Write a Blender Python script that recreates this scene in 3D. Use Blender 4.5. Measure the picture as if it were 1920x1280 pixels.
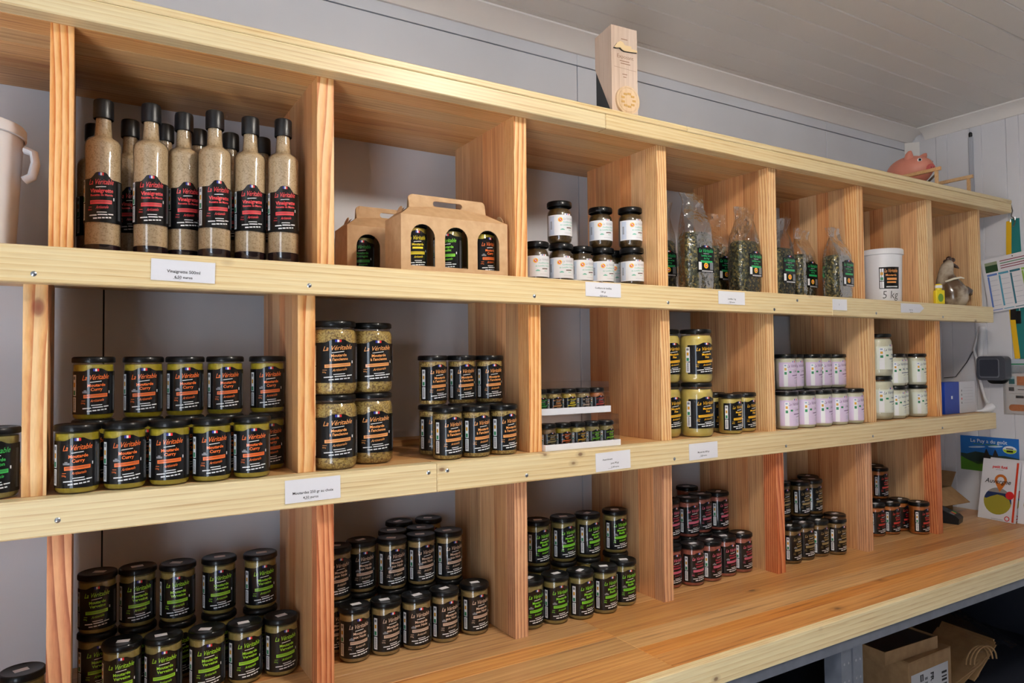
import bpy, bmesh, math, random
from mathutils import Vector, Matrix
random.seed(7)
S = bpy.context.scene
COL = S.collection
for o in list(bpy.data.objects):
    bpy.data.objects.remove(o)

# ------------------------------------------------------------------ units
U = 1.132            # all lengths below are in plan units of 1.132 m
ZF = 0.9             # worktop height above the floor (m); plan z = 0 is the worktop
FLOOR = -ZF / U
def W(p):
    return Vector((p[0] * U, p[1] * U, p[2] * U + ZF))

# ------------------------------------------------------------------ camera
FPX = 1322.61
CAM = Vector((0.0405, -1.06, 0.4938))
YAW, PITCH, ROLL = math.radians(31.2689), math.radians(1.7386), math.radians(-0.5808)
cy, sy, cp, sp = math.cos(YAW), math.sin(YAW), math.cos(PITCH), math.sin(PITCH)
FW = Vector((sy * cp, cy * cp, sp))
R0 = Vector((cy, -sy, 0))
U0 = R0.cross(FW)
RT = R0 * math.cos(ROLL) + U0 * math.sin(ROLL)
UP = U0 * math.cos(ROLL) - R0 * math.sin(ROLL)
cam_d = bpy.data.cameras.new('camera')
cam = bpy.data.objects.new('camera', cam_d)
COL.objects.link(cam)
m = Matrix.Identity(4)
for i in range(3):
    m[i][0], m[i][1], m[i][2] = RT[i], UP[i], -FW[i]
    m[i][3] = W(CAM)[i]
cam.matrix_world = m
cam_d.sensor_width = 36
cam_d.lens = 36 * FPX / 1920
cam_d.clip_start = 0.02
S.camera = cam

def at(px, py, x=None, y=None, z=None):
    """point of the place seen at a photo pixel, on the plane x=, y= or z= (plan units)"""
    v = RT * ((px - 960) / FPX) - UP * ((py - 640) / FPX) + FW
    for k, a in enumerate((x, y, z)):
        if a is not None:
            return CAM + v * ((a - CAM[k]) / v[k])

# ------------------------------------------------------------------ world, sun, daylight, exposure
S.view_settings.view_transform = 'Standard'
S.view_settings.look = 'None'
S.view_settings.gamma = 1.0
S.view_settings.use_curve_mapping = False
S.view_settings.exposure = -0.12
wd = bpy.data.worlds.new('world')
S.world = wd
wd.use_nodes = True
wn = wd.node_tree
bgn = wn.nodes['Background']
sky = wn.nodes.new('ShaderNodeTexSky')
sky.sky_type = 'NISHITA'
sky.sun_disc = False
sky.sun_elevation = math.radians(54)
sky.sun_rotation = math.radians(170)
wn.links.new(sky.outputs[0], bgn.inputs[0])
bgn.inputs[1].default_value = 0.12

def light(name, kind, loc, energy, color, direction=(0, 0, -1), **kw):
    d = bpy.data.lights.new(name, kind)
    d.energy = energy
    d.color = color
    for k, v in kw.items():
        setattr(d, k, v)
    o = bpy.data.objects.new(name, d)
    COL.objects.link(o)
    o.location = W(loc)
    o.rotation_euler = Vector(direction).to_track_quat('-Z', 'Y').to_euler()
    return o
SUN_DIR = (0.2, 1.0, -1.38)
light('sun', 'SUN', (-1.5, -4, 3), 430.0, (1.0, 0.99, 0.98), SUN_DIR, angle=math.radians(0.6))
# daylight of the open sky at the glazed door in the wall behind the camera
light('door_daylight', 'AREA', (-1.3, -2.33, 0.10), 42.0, (0.74, 0.86, 1.0), (0, 1, 0),
      shape='RECTANGLE', size=0.86 * U, size_y=1.74 * U)
# positions of the ceiling luminaire and an added fill lamp (their opal covers give the light, see their builder)
LAMP = (0.86, -0.82, 1.236)
LAMP2 = (-0.45, -1.55, 1.236)
LAMP_L, FILL_LAMP_L = 205.0, 1.0

# ------------------------------------------------------------------ materials
def srgb(r, g, b):
    f = lambda c: (c / 255 / 12.92) if c <= 10 else ((c / 255 + 0.055) / 1.055) ** 2.4
    return (f(r), f(g), f(b), 1)
MATS = {}
def mat(name, rgb=None, rough=0.5, metal=0.0, spec=0.5, coat=0.0, emit=None, estr=0.0, trans=0.0):
    if name in MATS:
        return MATS[name]
    m = bpy.data.materials.new(name)
    m.use_nodes = True
    b = m.node_tree.nodes['Principled BSDF']
    if rgb:
        b.inputs['Base Color'].default_value = srgb(*rgb)
    b.inputs['Roughness'].default_value = rough
    b.inputs['Metallic'].default_value = metal
    b.inputs['Specular IOR Level'].default_value = spec
    b.inputs['Coat Weight'].default_value = coat
    b.inputs['Coat Roughness'].default_value = 0.05
    b.inputs['Coat IOR'].default_value = 1.5
    if emit:
        b.inputs['Emission Color'].default_value = srgb(*emit)
        b.inputs['Emission Strength'].default_value = estr
    MATS[name] = m
    return m
def nodes(m):
    nt = m.node_tree
    def N(t, **kw):
        n = nt.nodes.new('ShaderNode' + t)
        for k, v in kw.items():
            if k.startswith('i_'):
                n.inputs[k[2:].replace('_', ' ')].default_value = v
            else:
                setattr(n, k, v)
        return n
    return nt, N, nt.links.new, nt.nodes['Principled BSDF']
def ramp(N, stops):
    r = N('ValToRGB')
    e = r.color_ramp.elements
    while len(e) > 1:
        e.remove(e[-1])
    e[0].position, e[0].color = stops[0][0], stops[0][1]
    for p, c in stops[1:]:
        q = e.new(p)
        q.color = c
    return r
def wood(name, light, mid, dark, axis, rings=55.0, contrast=1.0, knots=1.0, vary=0.12, rough=0.42, red=0.0, ringmix=0.25, broad=0.7, nrm=1, stretch=0.045, warp=0.05):
    """planed softwood; grain runs along object axis 'axis' (0,1,2); every board gets its own offset and tone"""
    m = mat(name, mid, rough)
    nt, N, L, B = nodes(m)
    tc = N('TexCoord')
    oi = N('ObjectInfo')
    off = N('VectorMath', operation='SCALE')
    comb = N('CombineXYZ', i_X=3.1, i_Y=5.7, i_Z=4.3)
    L(comb.outputs[0], off.inputs[0]); L(oi.outputs['Random'], off.inputs['Scale'])
    add = N('VectorMath', operation='ADD')
    L(tc.outputs['Object'], add.inputs[0]); L(off.outputs[0], add.inputs[1])
    sc = [1.0, 1.0, 1.0]
    sc[axis] = stretch
    mp = N('Mapping'); mp.inputs['Scale'].default_value = sc
    L(add.outputs[0], mp.inputs['Vector'])
    # irregular growth-line streaks with a slow wander, fine fibre, broad tone
    n1 = N('TexNoise', i_Scale=5.0, i_Detail=1.0)
    L(mp.outputs[0], n1.inputs['Vector'])
    dis = N('VectorMath', operation='SCALE', i_Scale=warp)
    L(n1.outputs['Color'], dis.inputs[0])
    wv = N('VectorMath', operation='ADD')
    L(mp.outputs[0], wv.inputs[0]); L(dis.outputs[0], wv.inputs[1])
    streak = N('TexNoise', i_Scale=rings * 1.7, i_Detail=3.0, i_Roughness=0.65)
    L(wv.outputs[0], streak.inputs['Vector'])
    wave = N('TexWave', wave_type='RINGS', wave_profile='SAW', i_Scale=rings * 0.85, i_Distortion=2.5, i_Detail=1.0)
    wave.inputs['Detail Scale'].default_value = 0.6
    wave.rings_direction = 'XYZ'[axis]
    L(wv.outputs[0], wave.inputs['Vector'])
    fac = N('MixRGB', blend_type='MIX'); fac.inputs[0].default_value = ringmix
    L(streak.outputs['Fac'], fac.inputs[1]); L(wave.outputs['Fac'], fac.inputs[2])
    fine = N('TexNoise', i_Scale=420.0, i_Detail=2.0)
    L(mp.outputs[0], fine.inputs['Vector'])
    big = N('TexNoise', i_Scale=11.0, i_Detail=1.0)
    L(mp.outputs[0], big.inputs['Vector'])
    c = contrast
    lt, md, dk = srgb(*light), srgb(*mid), srgb(*dark)
    mixc = lambda a, b, t: tuple(a[i] * (1 - t) + b[i] * t for i in range(4))
    r1 = ramp(N, [(0.34, lt), (0.50, mixc(lt, md, min(1, 0.55 * c))), (0.60, mixc(lt, md, min(1, c))), (0.74, mixc(md, dk, min(1, 0.7 * c)))])
    L(fac.outputs[0], r1.inputs[0])
    mx = N('MixRGB', blend_type='MULTIPLY')
    r2 = ramp(N, [(0.3, (0.86, 0.83, 0.79, 1)), (0.62, (1.04, 1.04, 1.03, 1))])
    L(fine.outputs['Fac'], r2.inputs[0])
    mx.inputs[0].default_value = 0.4
    L(r1.outputs[0], mx.inputs[1]); L(r2.outputs[0], mx.inputs[2])
    mx2 = N('MixRGB', blend_type='MULTIPLY')
    r3 = ramp(N, [(0.35, (0.88, 0.80, 0.70, 1)), (0.65, (1.05, 1.05, 1.05, 1))])
    L(big.outputs['Fac'], r3.inputs[0])
    mx2.inputs[0].default_value = broad
    L(mx.outputs[0], mx2.inputs[1]); L(r3.outputs[0], mx2.inputs[2])
    last = mx2
    if knots > 0:
        ks = [1.0, 1.0, 1.0]; ks[axis] = 0.62; ks[nrm] = 0.06
        kp = N('Mapping'); kp.inputs['Scale'].default_value = ks
        L(add.outputs[0], kp.inputs['Vector'])
        vo = N('TexVoronoi', i_Scale=6.0 * knots)
        L(kp.outputs[0], vo.inputs['Vector'])
        rk = ramp(N, [(0.0, (0.97, 0.97, 0.97, 1)), (0.036, (0.80, 0.80, 0.80, 1)), (0.055, (0.30, 0.30, 0.30, 1)), (0.12, (0, 0, 0, 1))])
        L(vo.outputs['Distance'], rk.inputs[0])
        kn = N('MixRGB', blend_type='MIX')
        kn.inputs[2].default_value = srgb(max(40, dark[0] - 75), max(20, dark[1] - 72), max(12, dark[2] - 45))
        L(rk.outputs[0], kn.inputs[0]); L(last.outputs[0], kn.inputs[1])
        last = kn
    # tone of the individual board
    hs = N('HueSaturation')
    mr = N('MapRange', i_To_Min=1 - vary, i_To_Max=1 + vary)
    L(oi.outputs['Random'], mr.inputs['Value'])
    L(mr.outputs[0], hs.inputs['Value'])
    mm = N('Math', operation='MULTIPLY'); mm.inputs[1].default_value = 7.31
    fr = N('Math', operation='FRACT')
    L(oi.outputs['Random'], mm.inputs[0]); L(mm.outputs[0], fr.inputs[0])
    mr2 = N('MapRange', i_To_Min=0.5 - 0.002 - red * 0.016, i_To_Max=0.5 + 0.007)
    L(fr.outputs[0], mr2.inputs['Value']); L(mr2.outputs[0], hs.inputs['Hue'])
    mr3 = N('MapRange', i_To_Min=1.0 + red * 0.10, i_To_Max=0.86)
    L(fr.outputs[0], mr3.inputs['Value']); L(mr3.outputs[0], hs.inputs['Saturation'])
    L(last.outputs[0], hs.inputs['Color'])
    L(hs.outputs[0], B.inputs['Base Color'])
    bp = N('Bump', i_Strength=0.12, i_Distance=0.001)
    L(fine.outputs['Fac'], bp.inputs['Height'])
    L(bp.outputs[0], B.inputs['Normal'])
    return m
FASC = wood('spruce_rail', (236, 217, 170), (226, 200, 146), (196, 150, 92), 0, 60, 1.0, 2.1, 0.03, 0.4, 0.0, 0.3, 0.35, 1)
STVX = wood('pine_stave_long', (222, 182, 122), (206, 158, 98), (156, 100, 56), 0, 55, 1.1, 1.0, 0.10, 0.42, 0.5, 0.25, 0.8, 2)
STVZ = wood('pine_stave_upright', (224, 180, 126), (204, 152, 100), (152, 94, 58), 2, 55, 1.0, 1.0, 0.16, 0.42, 0.9, 0.2, 0.8, 0)
POST = wood('pine_edge_upright', (244, 208, 150), (228, 174, 106), (190, 110, 50), 2, 60, 1.1, 0.9, 0.05, 0.42, 0.6, 0.55, 0.4, 1, 0.15, 0.085)
POSTR = wood('pine_edge_reddish', (228, 170, 120), (206, 136, 88), (150, 78, 44), 2, 60, 1.1, 0.9, 0.06, 0.42, 0.8, 0.55, 0.6, 1, 0.15, 0.085)
TOPW = wood('pine_worktop', (224, 172, 102), (204, 144, 76), (128, 72, 38), 0, 38, 1.35, 1.0, 0.10, 0.33, 0.30, 0.2, 1.0, 2)

def noisy(name, a, b, scale, rough=0.5, bump=0.0, lo=0.35, hi=0.65, coat=0.0, detail=4.0):
    m = mat(name, a, rough, coat=coat)
    nt, N, L, B = nodes(m)
    tc = N('TexCoord')
    n = N('TexNoise', i_Scale=scale, i_Detail=detail)
    L(tc.outputs['Object'], n.inputs['Vector'])
    r = ramp(N, [(lo, srgb(*a)), (hi, srgb(*b))])
    L(n.outputs['Fac'], r.inputs[0]); L(r.outputs[0], B.inputs['Base Color'])
    if bump:
        bp = N('Bump', i_Strength=bump, i_Distance=0.002)
        L(n.outputs['Fac'], bp.inputs['Height']); L(bp.outputs[0], B.inputs['Normal'])
    return m
def speckled(name, cols, scale, rough=0.45, bump=0.3, coat=0.3):
    """grainy food: small cells of several tones"""
    m = mat(name, cols[0], rough, coat=coat)
    nt, N, L, B = nodes(m)
    tc = N('TexCoord')
    v = N('TexVoronoi', i_Scale=scale)
    L(tc.outputs['Object'], v.inputs['Vector'])
    sep = N('SeparateColor')
    L(v.outputs['Color'], sep.inputs[0])
    st = [(i / len(cols), srgb(*c)) for i, c in enumerate(cols)]
    r = ramp(N, st); r.color_ramp.interpolation = 'CONSTANT'
    L(sep.outputs[0], r.inputs[0]); L(r.outputs[0], B.inputs['Base Color'])
    bp = N('Bump', i_Strength=bump, i_Distance=0.002); bp.invert = True
    L(v.outputs['Distance'], bp.inputs['Height']); L(bp.outputs[0], B.inputs['Normal'])
    return m
def clear(name, tint=(255, 255, 255), rough=0.02, base=0.05, edge=0.6):
    """thin clear glass or film: see-through with a fresnel sheen"""
    m = bpy.data.materials.new(name); m.use_nodes = True
    nt = m.node_tree
    nt.nodes.remove(nt.nodes['Principled BSDF'])
    out = nt.nodes['Material Output']
    t = nt.nodes.new('ShaderNodeBsdfTransparent'); t.inputs[0].default_value = srgb(*tint)
    g = nt.nodes.new('ShaderNodeBsdfGlossy'); g.inputs['Roughness'].default_value = rough
    lw = nt.nodes.new('ShaderNodeLayerWeight'); lw.inputs[0].default_value = 0.35
    mr = nt.nodes.new('ShaderNodeMapRange'); mr.inputs['To Min'].default_value = base; mr.inputs['To Max'].default_value = edge
    mx = nt.nodes.new('ShaderNodeMixShader')
    nt.links.new(lw.outputs['Fresnel'], mr.inputs['Value']); nt.links.new(mr.outputs[0], mx.inputs[0])
    nt.links.new(t.outputs[0], mx.inputs[1]); nt.links.new(g.outputs[0], mx.inputs[2])
    nt.links.new(mx.outputs[0], out.inputs['Surface'])
    MATS[name] = m
    return m, nt, g
GLASS = clear('jar_glass', rough=0.03, base=0.045, edge=0.5)[0]
PANE = clear('door_glass', rough=0.0, base=0.04, edge=0.6)[0]
FILM, fnt, fg = clear('crinkled_film', (250, 249, 247), 0.06, 0.06, 0.65)
_n = fnt.nodes.new('ShaderNodeTexNoise'); _n.inputs['Scale'].default_value = 38; _n.inputs['Detail'].default_value = 3
_t = fnt.nodes.new('ShaderNodeTexCoord'); fnt.links.new(_t.outputs['Object'], _n.inputs['Vector'])
_b = fnt.nodes.new('ShaderNodeBump'); _b.inputs['Strength'].default_value = 0.9; _b.inputs['Distance'].default_value = 0.01
fnt.links.new(_n.outputs['Fac'], _b.inputs['Height']); fnt.links.new(_b.outputs[0], fg.inputs['Normal'])

LIDM = mat('black_lid', (6, 7, 9), 0.40, spec=0.2, coat=0.3)
BLACK = mat('label_black', (7, 7, 9), 0.5, spec=0.15, coat=0.9)
WHITE = mat('print_white', (235, 236, 238), 0.4)
PAPER = mat('white_paper', (232, 232, 238), 0.6)
GREY = mat('print_grey', (120, 122, 128), 0.5)
BLUE = mat('print_blue', (38, 48, 150), 0.4)
RED = mat('print_red', (214, 40, 44), 0.4)
GOLD = mat('print_gold', (206, 150, 30), 0.4)
GREEN = mat('print_green', (40, 130, 86), 0.4)
DARK = mat('print_dark', (22, 22, 26), 0.5)
YELLOW = mat('print_yellow', (250, 190, 40), 0.4)
TEAL = mat('print_teal', (120, 196, 176), 0.4)
KRAFT = noisy('kraft_card', (196, 158, 116), (206, 170, 128), 60, 0.7)
KRAFT_D = noisy('brown_carton', (150, 116, 78), (164, 130, 90), 40, 0.75)
WPLAST = mat('white_plastic', (232, 232, 236), 0.32, spec=0.5)
WALLM = noisy('wall_panel_white', (218, 222, 231), (224, 228, 237), 3, 0.38)
WALLR = noisy('wall_lining_white', (214, 215, 222), (222, 223, 229), 3, 0.4)
CEILM = noisy('ceiling_panel_white', (214, 211, 206), (220, 217, 212), 2, 0.35)
CORN = mat('cornice_white', (236, 234, 232), 0.35)
SEAM = mat('seam_dark', (46, 46, 48), 0.8)
METAL = noisy('grey_painted_metal', (92, 98, 110), (104, 110, 122), 25, 0.4)
STEEL = mat('screw_zinc', (170, 176, 184), 0.3, metal=1.0)
BLKP = mat('black_plastic', (18, 19, 22), 0.4)

# ------------------------------------------------------------------ mesh building
class MB:
    def __init__(s):
        s.v, s.f, s.m = [], [], []
    def add(s, vs, fs, mi=0):
        o = len(s.v)
        s.v += [tuple(v) for v in vs]
        for f in fs:
            s.f.append(tuple(i + o for i in f)); s.m.append(mi)
        return s
    def box(s, x0, x1, y0, y1, z0, z1, mi=0):
        vs = [(x, y, z) for x in (x0, x1) for y in (y0, y1) for z in (z0, z1)]
        return s.add(vs, [(0, 1, 3, 2), (4, 6, 7, 5), (0, 4, 5, 1), (2, 3, 7, 6), (0, 2, 6, 4), (1, 5, 7, 3)], mi)
    def bbox(s, x0, x1, y0, y1, z0, z1, b=0.002, mi=0):
        """box with chamfered edges"""
        bm = bmesh.new()
        bmesh.ops.create_cube(bm, size=1)
        for v in bm.verts:
            v.co = Vector(((x0 + x1) / 2 + v.co.x * (x1 - x0), (y0 + y1) / 2 + v.co.y * (y1 - y0), (z0 + z1) / 2 + v.co.z * (z1 - z0)))
        bmesh.ops.bevel(bm, geom=bm.edges[:], offset=b, segments=1, affect='EDGES', profile=0.5)
        s.from_bm(bm, mi)
        return s
    def from_bm(s, bm, mi=0, T=None):
        bm.verts.index_update()
        vs = [(T @ v.co) if T else v.co for v in bm.verts]
        s.add(vs, [[v.index for v in f.verts] for f in bm.faces], mi)
        bm.free()
    def lathe(s, prof, n=28, mi=0, c=(0, 0), cap0=True, cap1=True):
        vs, fs = [], []
        for r, z in prof:
            for k in range(n):
                a = 2 * math.pi * k / n
                vs.append((c[0] + r * math.cos(a), c[1] + r * math.sin(a), z))
        for j in range(len(prof) - 1):
            for k in range(n):
                fs.append((j * n + k, j * n + (k + 1) % n, (j + 1) * n + (k + 1) % n, (j + 1) * n + k))
        if cap0:
            fs.append(tuple(range(n))[::-1])
        if cap1:
            b = (len(prof) - 1) * n
            fs.append(tuple(b + k for k in range(n)))
        return s.add(vs, fs, mi)
    def tube(s, pts, r, n=8, mi=0, cap=True):
        pts = [Vector(p) for p in pts]
        rs = r if isinstance(r, (list, tuple)) else [r] * len(pts)
        vs, fs = [], []
        prev = None
        for i, p in enumerate(pts):
            t = (pts[min(i + 1, len(pts) - 1)] - pts[max(i - 1, 0)]).normalized()
            if prev is None:
                a = Vector((0, 0, 1)) if abs(t.z) < 0.9 else Vector((1, 0, 0))
                u = t.cross(a).normalized()
            else:
                u = (prev - t * prev.dot(t)).normalized()
            prev = u
            w = t.cross(u)
            for k in range(n):
                a = 2 * math.pi * k / n
                vs.append(p + (u * math.cos(a) + w * math.sin(a)) * rs[i])
        for i in range(len(pts) - 1):
            for k in range(n):
                fs.append((i * n + k, i * n + (k + 1) % n, (i + 1) * n + (k + 1) % n, (i + 1) * n + k))
        if cap:
            fs.append(tuple(range(n))[::-1]); fs.append(tuple((len(pts) - 1) * n + k for k in range(n)))
        return s.add(vs, fs, mi)
    def prism(s, poly, a0, a1, axis=1, mi=0):
        """polygon (p,q) extruded along axis from a0 to a1"""
        def P(p, q, a):
            return {0: (a, p, q), 1: (p, a, q), 2: (p, q, a)}[axis]
        n = len(poly)
        vs = [P(p, q, a0) for p, q in poly] + [P(p, q, a1) for p, q in poly]
        fs = [tuple(range(n)), tuple(range(2 * n - 1, n - 1, -1))] + [(k, k + n, (k + 1) % n + n, (k + 1) % n) for k in range(n)]
        return s.add(vs, fs, mi)
    def flat(s, vf, T, mi=0):
        """2-D mesh (verts, faces) placed by function T(x, y)"""
        return s.add([T(x, y) for x, y in vf[0]], vf[1], mi)
    def build(s, name, mats, parent=None, loc=None, rz=0.0, smooth=None, rot=None):
        me = s.mesh(name, mats, smooth)
        return link(name, me, parent, loc, rz, rot)
    def mesh(s, name, mats, smooth=None):
        me = bpy.data.meshes.new(name)
        me.from_pydata([(x * U, y * U, z * U) for x, y, z in s.v], [], s.f)
        if not isinstance(mats, (list, tuple)):
            mats = [mats]
        for mm in mats:
            me.materials.append(mm)
        if len(mats) > 1:
            me.polygons.foreach_set('material_index', s.m)
        bm = bmesh.new(); bm.from_mesh(me)
        bmesh.ops.recalc_face_normals(bm, faces=bm.faces[:])
        bm.to_mesh(me); bm.free()
        if smooth:
            me.polygons.foreach_set('use_smooth', [True] * len(me.polygons))
            me.set_sharp_from_angle(angle=math.radians(smooth))
        me.update()
        return me
def link(name, me, parent=None, loc=None, rz=0.0, rot=None):
    o = bpy.data.objects.new(name, me)
    COL.objects.link(o)
    if parent is None:
        o.location = W(loc or (0, 0, 0))
    else:
        o.parent = parent
        if loc:
            o.location = Vector(loc) * U
    o.rotation_euler = rot if rot else (0, 0, rz)
    return o
def tag(o, label=None, cat=None, group=None, kind=None):
    for k, v in (('label', label), ('category', cat), ('group', group), ('kind', kind)):
        if v:
            o[k] = v
    return o
def thing(name, label, cat, loc, rz=0.0, group=None, rot=None):
    return tag(link(name, None, None, loc, rz, rot), label, cat, group)
def dup(root, loc, rz, label=None, group=None):
    r = root.copy(); COL.objects.link(r)
    r.location = W(loc); r.rotation_euler = (0, 0, rz)
    if label: r['label'] = label
    if group: r['group'] = group
    for ch in list(root.children):
        c = ch.copy(); COL.objects.link(c); c.parent = r
        for g in list(ch.children):
            d = g.copy(); COL.objects.link(d); d.parent = c
    return r
TXT = {}
def text2d(s, shear=0.0, bold=0.0):
    """lettering as a flat mesh, centred, normalised to height 1 for capitals; returns (verts, faces), width"""
    key = (s, shear, bold)
    if key not in TXT:
        cu = bpy.data.curves.new('t', 'FONT')
        cu.body = s; cu.size = 1.0; cu.resolution_u = 2; cu.shear = shear; cu.offset = bold
        ob = bpy.data.objects.new('t', cu); COL.objects.link(ob)
        dg = bpy.context.evaluated_depsgraph_get()
        me = bpy.data.meshes.new_from_object(ob.evaluated_get(dg))
        vs = [(v.co.x, v.co.y) for v in me.vertices]
        fs = [tuple(p.vertices) for p in me.polygons]
        bpy.data.objects.remove(ob); bpy.data.curves.remove(cu); bpy.data.meshes.remove(me)
        x0 = min(v[0] for v in vs); x1 = max(v[0] for v in vs)
        vs = [((x - (x0 + x1) / 2), y - 0.35) for x, y in vs]
        TXT[key] = ((vs, fs), x1 - x0)
    return TXT[key]
def put_text(mb, s, T, cx, cy_, width=None, height=None, mi=0, shear=0.0, bold=0.0, slope=0.0):
    (vs, fs), w = text2d(s, shear, bold)
    k = (height / 0.72) if height else width / w
    if width and height and k * w > width:
        kx = width / w
    else:
        kx = k if height else width / w
    mb.add([T(cx + x * kx, cy_ + y * k + slope * x * kx) for x, y in vs], fs, mi)
def arc_pts(cx, cy_, r, a0, a1, n):
    return [(cx + r * math.cos(a0 + (a1 - a0) * k / n), cy_ + r * math.sin(a0 + (a1 - a0) * k / n)) for k in range(n + 1)]
def plate2d(outer, holes=()):
    """flat sheet with holes as 2-D mesh"""
    bm = bmesh.new()
    es = []
    for ring in [outer] + list(holes):
        vs = [bm.verts.new((x, y, 0)) for x, y in ring]
        es += [bm.edges.new((vs[i], vs[(i + 1) % len(vs)])) for i in range(len(vs))]
    bmesh.ops.triangle_fill(bm, use_beauty=True, use_dissolve=False, edges=es)
    bm.verts.index_update()
    r = ([(v.co.x, v.co.y) for v in bm.verts], [tuple(v.index for v in f.verts) for f in bm.faces])
    bm.free()
    return r
def sheet(mb, outer, holes, T, th, mi=0):
    """sheet with thickness: T(x, y, t) gives the 3-D point at depth t"""
    vf = plate2d(outer, holes)
    n = len(vf[0])
    vs = [T(x, y, 0) for x, y in vf[0]] + [T(x, y, th) for x, y in vf[0]]
    fs = list(vf[1]) + [tuple(i + n for i in f[::-1]) for f in vf[1]]
    cnt = {}
    for f in vf[1]:
        for i in range(len(f)):
            e = (f[i], f[(i + 1) % len(f)])
            cnt[tuple(sorted(e))] = cnt.get(tuple(sorted(e)), 0) + 1
    for (a, b), c in cnt.items():
        if c == 1:
            fs.append((a, b, b + n, a + n))
    mb.add(vs, fs, mi)
def ordn(i, n):
    w = ['first', 'second', 'third', 'fourth', 'fifth', 'sixth', 'seventh']
    if n == 1: return 'only'
    if i == 0: return 'leftmost'
    if i == n - 1: return 'rightmost'
    return w[i] + ' from left'

# ================================================================== the room
XL, XR, YB, YF, ZC = -1.95, 2.535, 0.322, -2.30, 1.287
def struct(o):
    o['kind'] = 'structure'
    return o
FLOORM = noisy('floor_vinyl', (166, 166, 170), (178, 178, 182), 8, 0.45)
struct(MB().box(XL - .1, XR + .1, YF - .1, YB + .1, FLOOR - .05, FLOOR).build('floor', FLOORM))
cl = struct(MB().box(XL - .1, XR + .1, YF - .1, YB + .1, ZC + .012, ZC + .05).build('ceiling', SEAM))
y = YB
first = None
while y > -0.72:
    y2 = y - 0.0702
    if first is None:
        first = MB().bbox(XL, XR, -0.0346, 0.0346, 0, 0.012, 0.0022).mesh('panel', CEILM)
    link('panel', first, cl, (0, (y + y2) / 2, ZC))
    y = y2
MB().box(XL, XR, YF, y - 0.001, ZC, ZC + .012).build('panel', CEILM, cl)
# back wall: insulated panels with open joints
wb = struct(MB().box(XL - .1, XR + .1, YB + .008, YB + .08, FLOOR - .05, ZC + .05).build('wall_back', SEAM))
xs = [XL, -0.936, 0.069, 1.076, 2.061, XR]
for a, b in zip(xs[:-1], xs[1:]):
    g = 0.0012
    MB().bbox(a + g, b - g, YB, YB + .0079, FLOOR, 1.2235, 0.0008).build('panel', WALLM, wb)
    MB().bbox(a + g * .2, b - g * .2, YB, YB + .0079, 1.2262, ZC, 0.0008).build('panel', WALLM, wb)
# right wall: grooved lining boards
wr = struct(MB().box(XR + .008, XR + .08, YF - .1, YB + .1, FLOOR - .05, ZC + .05).build('wall_right', SEAM))
pr = [(0.0005, .0078), (0.0005, .001), (.0018, 0), (.0350, 0), (.0364, .0022), (.0378, 0), (.1052, 0), (.1065, .001), (.1065, .0078)]
bm_ = MB().prism([(-q, p) for p, q in pr], FLOOR, ZC, 2)
bm_.v = [(-p, -q, z) for p, q, z in bm_.v]
lin = bm_.mesh('panel', WALLR)
y = 0.2 + 0.107 + 0.033
while y > YF:
    link('panel', lin, wr, (XR, y, 0))
    y -= 0.107
# wall behind the camera with the glazed door, and the left wall
DX0, DX1, DZ1 = -1.74, -0.86, 1.0
wf = MB().box(XL - .1, DX0, YF - .08, YF, FLOOR, ZC).box(DX1, XR + .1, YF - .08, YF, FLOOR, ZC).box(DX0, DX1, YF - .08, YF, DZ1, ZC)
SHADE = noisy('far_wall_taupe', (104, 98, 92), (114, 108, 101), 3, .5)
struct(wf.build('wall_front', SHADE))
struct(MB().box(XL - .08, XL, YF - .1, YB + .1, FLOOR, ZC).build('wall_left', SHADE))
dr = MB()
for a, b in ((DX0, DX0 + .07), (DX1 - .07, DX1)):
    dr.box(a + .002, b - .002, YF - .06, YF - .01, FLOOR + .001, DZ1 - .002)
dr.box(DX0 + .07, DX1 - .07, YF - .06, YF - .01, FLOOR + .001, FLOOR + .1).box(DX0 + .07, DX1 - .07, YF - .06, YF - .01, DZ1 - .09, DZ1 - .002)
door = struct(dr.build('door_1', WPLAST))
MB().box(DX0 + .07, DX1 - .07, YF - .04, YF - .035, FLOOR + .1, DZ1 - .09).build('pane', PANE, door)
MB().tube([(DX1 - .05, YF - .01, .13), (DX1 - .05, YF + .03, .13), (DX1 - .14, YF + .03, .13)], .009, 8).build('handle', STEEL, door)
# cornice mouldings and corner strip
cove = [(0, 0), (0, -.034), (-.006, -.034), (-.012, -.026), (-.024, -.014), (-.044, -.006), (-.054, -.004), (-.054, 0)]
struct(MB().prism([(YB - .0005 + p, ZC - .0005 + q) for p, q in cove], XL + .001, XR - .0005, 0).build('trim_1', CORN, smooth=50))
struct(MB().prism([(XR - .0005 + p, ZC - .0005 + q) for p, q in cove], YF + .001, YB - .056, 1).build('trim_2', CORN, smooth=50))
struct(MB().prism([(XR - .0006, YB - .0006), (XR - .0006, YB - .034), (XR - .003, YB - .036), (XR - .034, YB - .003), (XR - .034, YB - .0006)], FLOOR + .001, ZC - .036, 2).build('trim_3', CORN))

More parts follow.
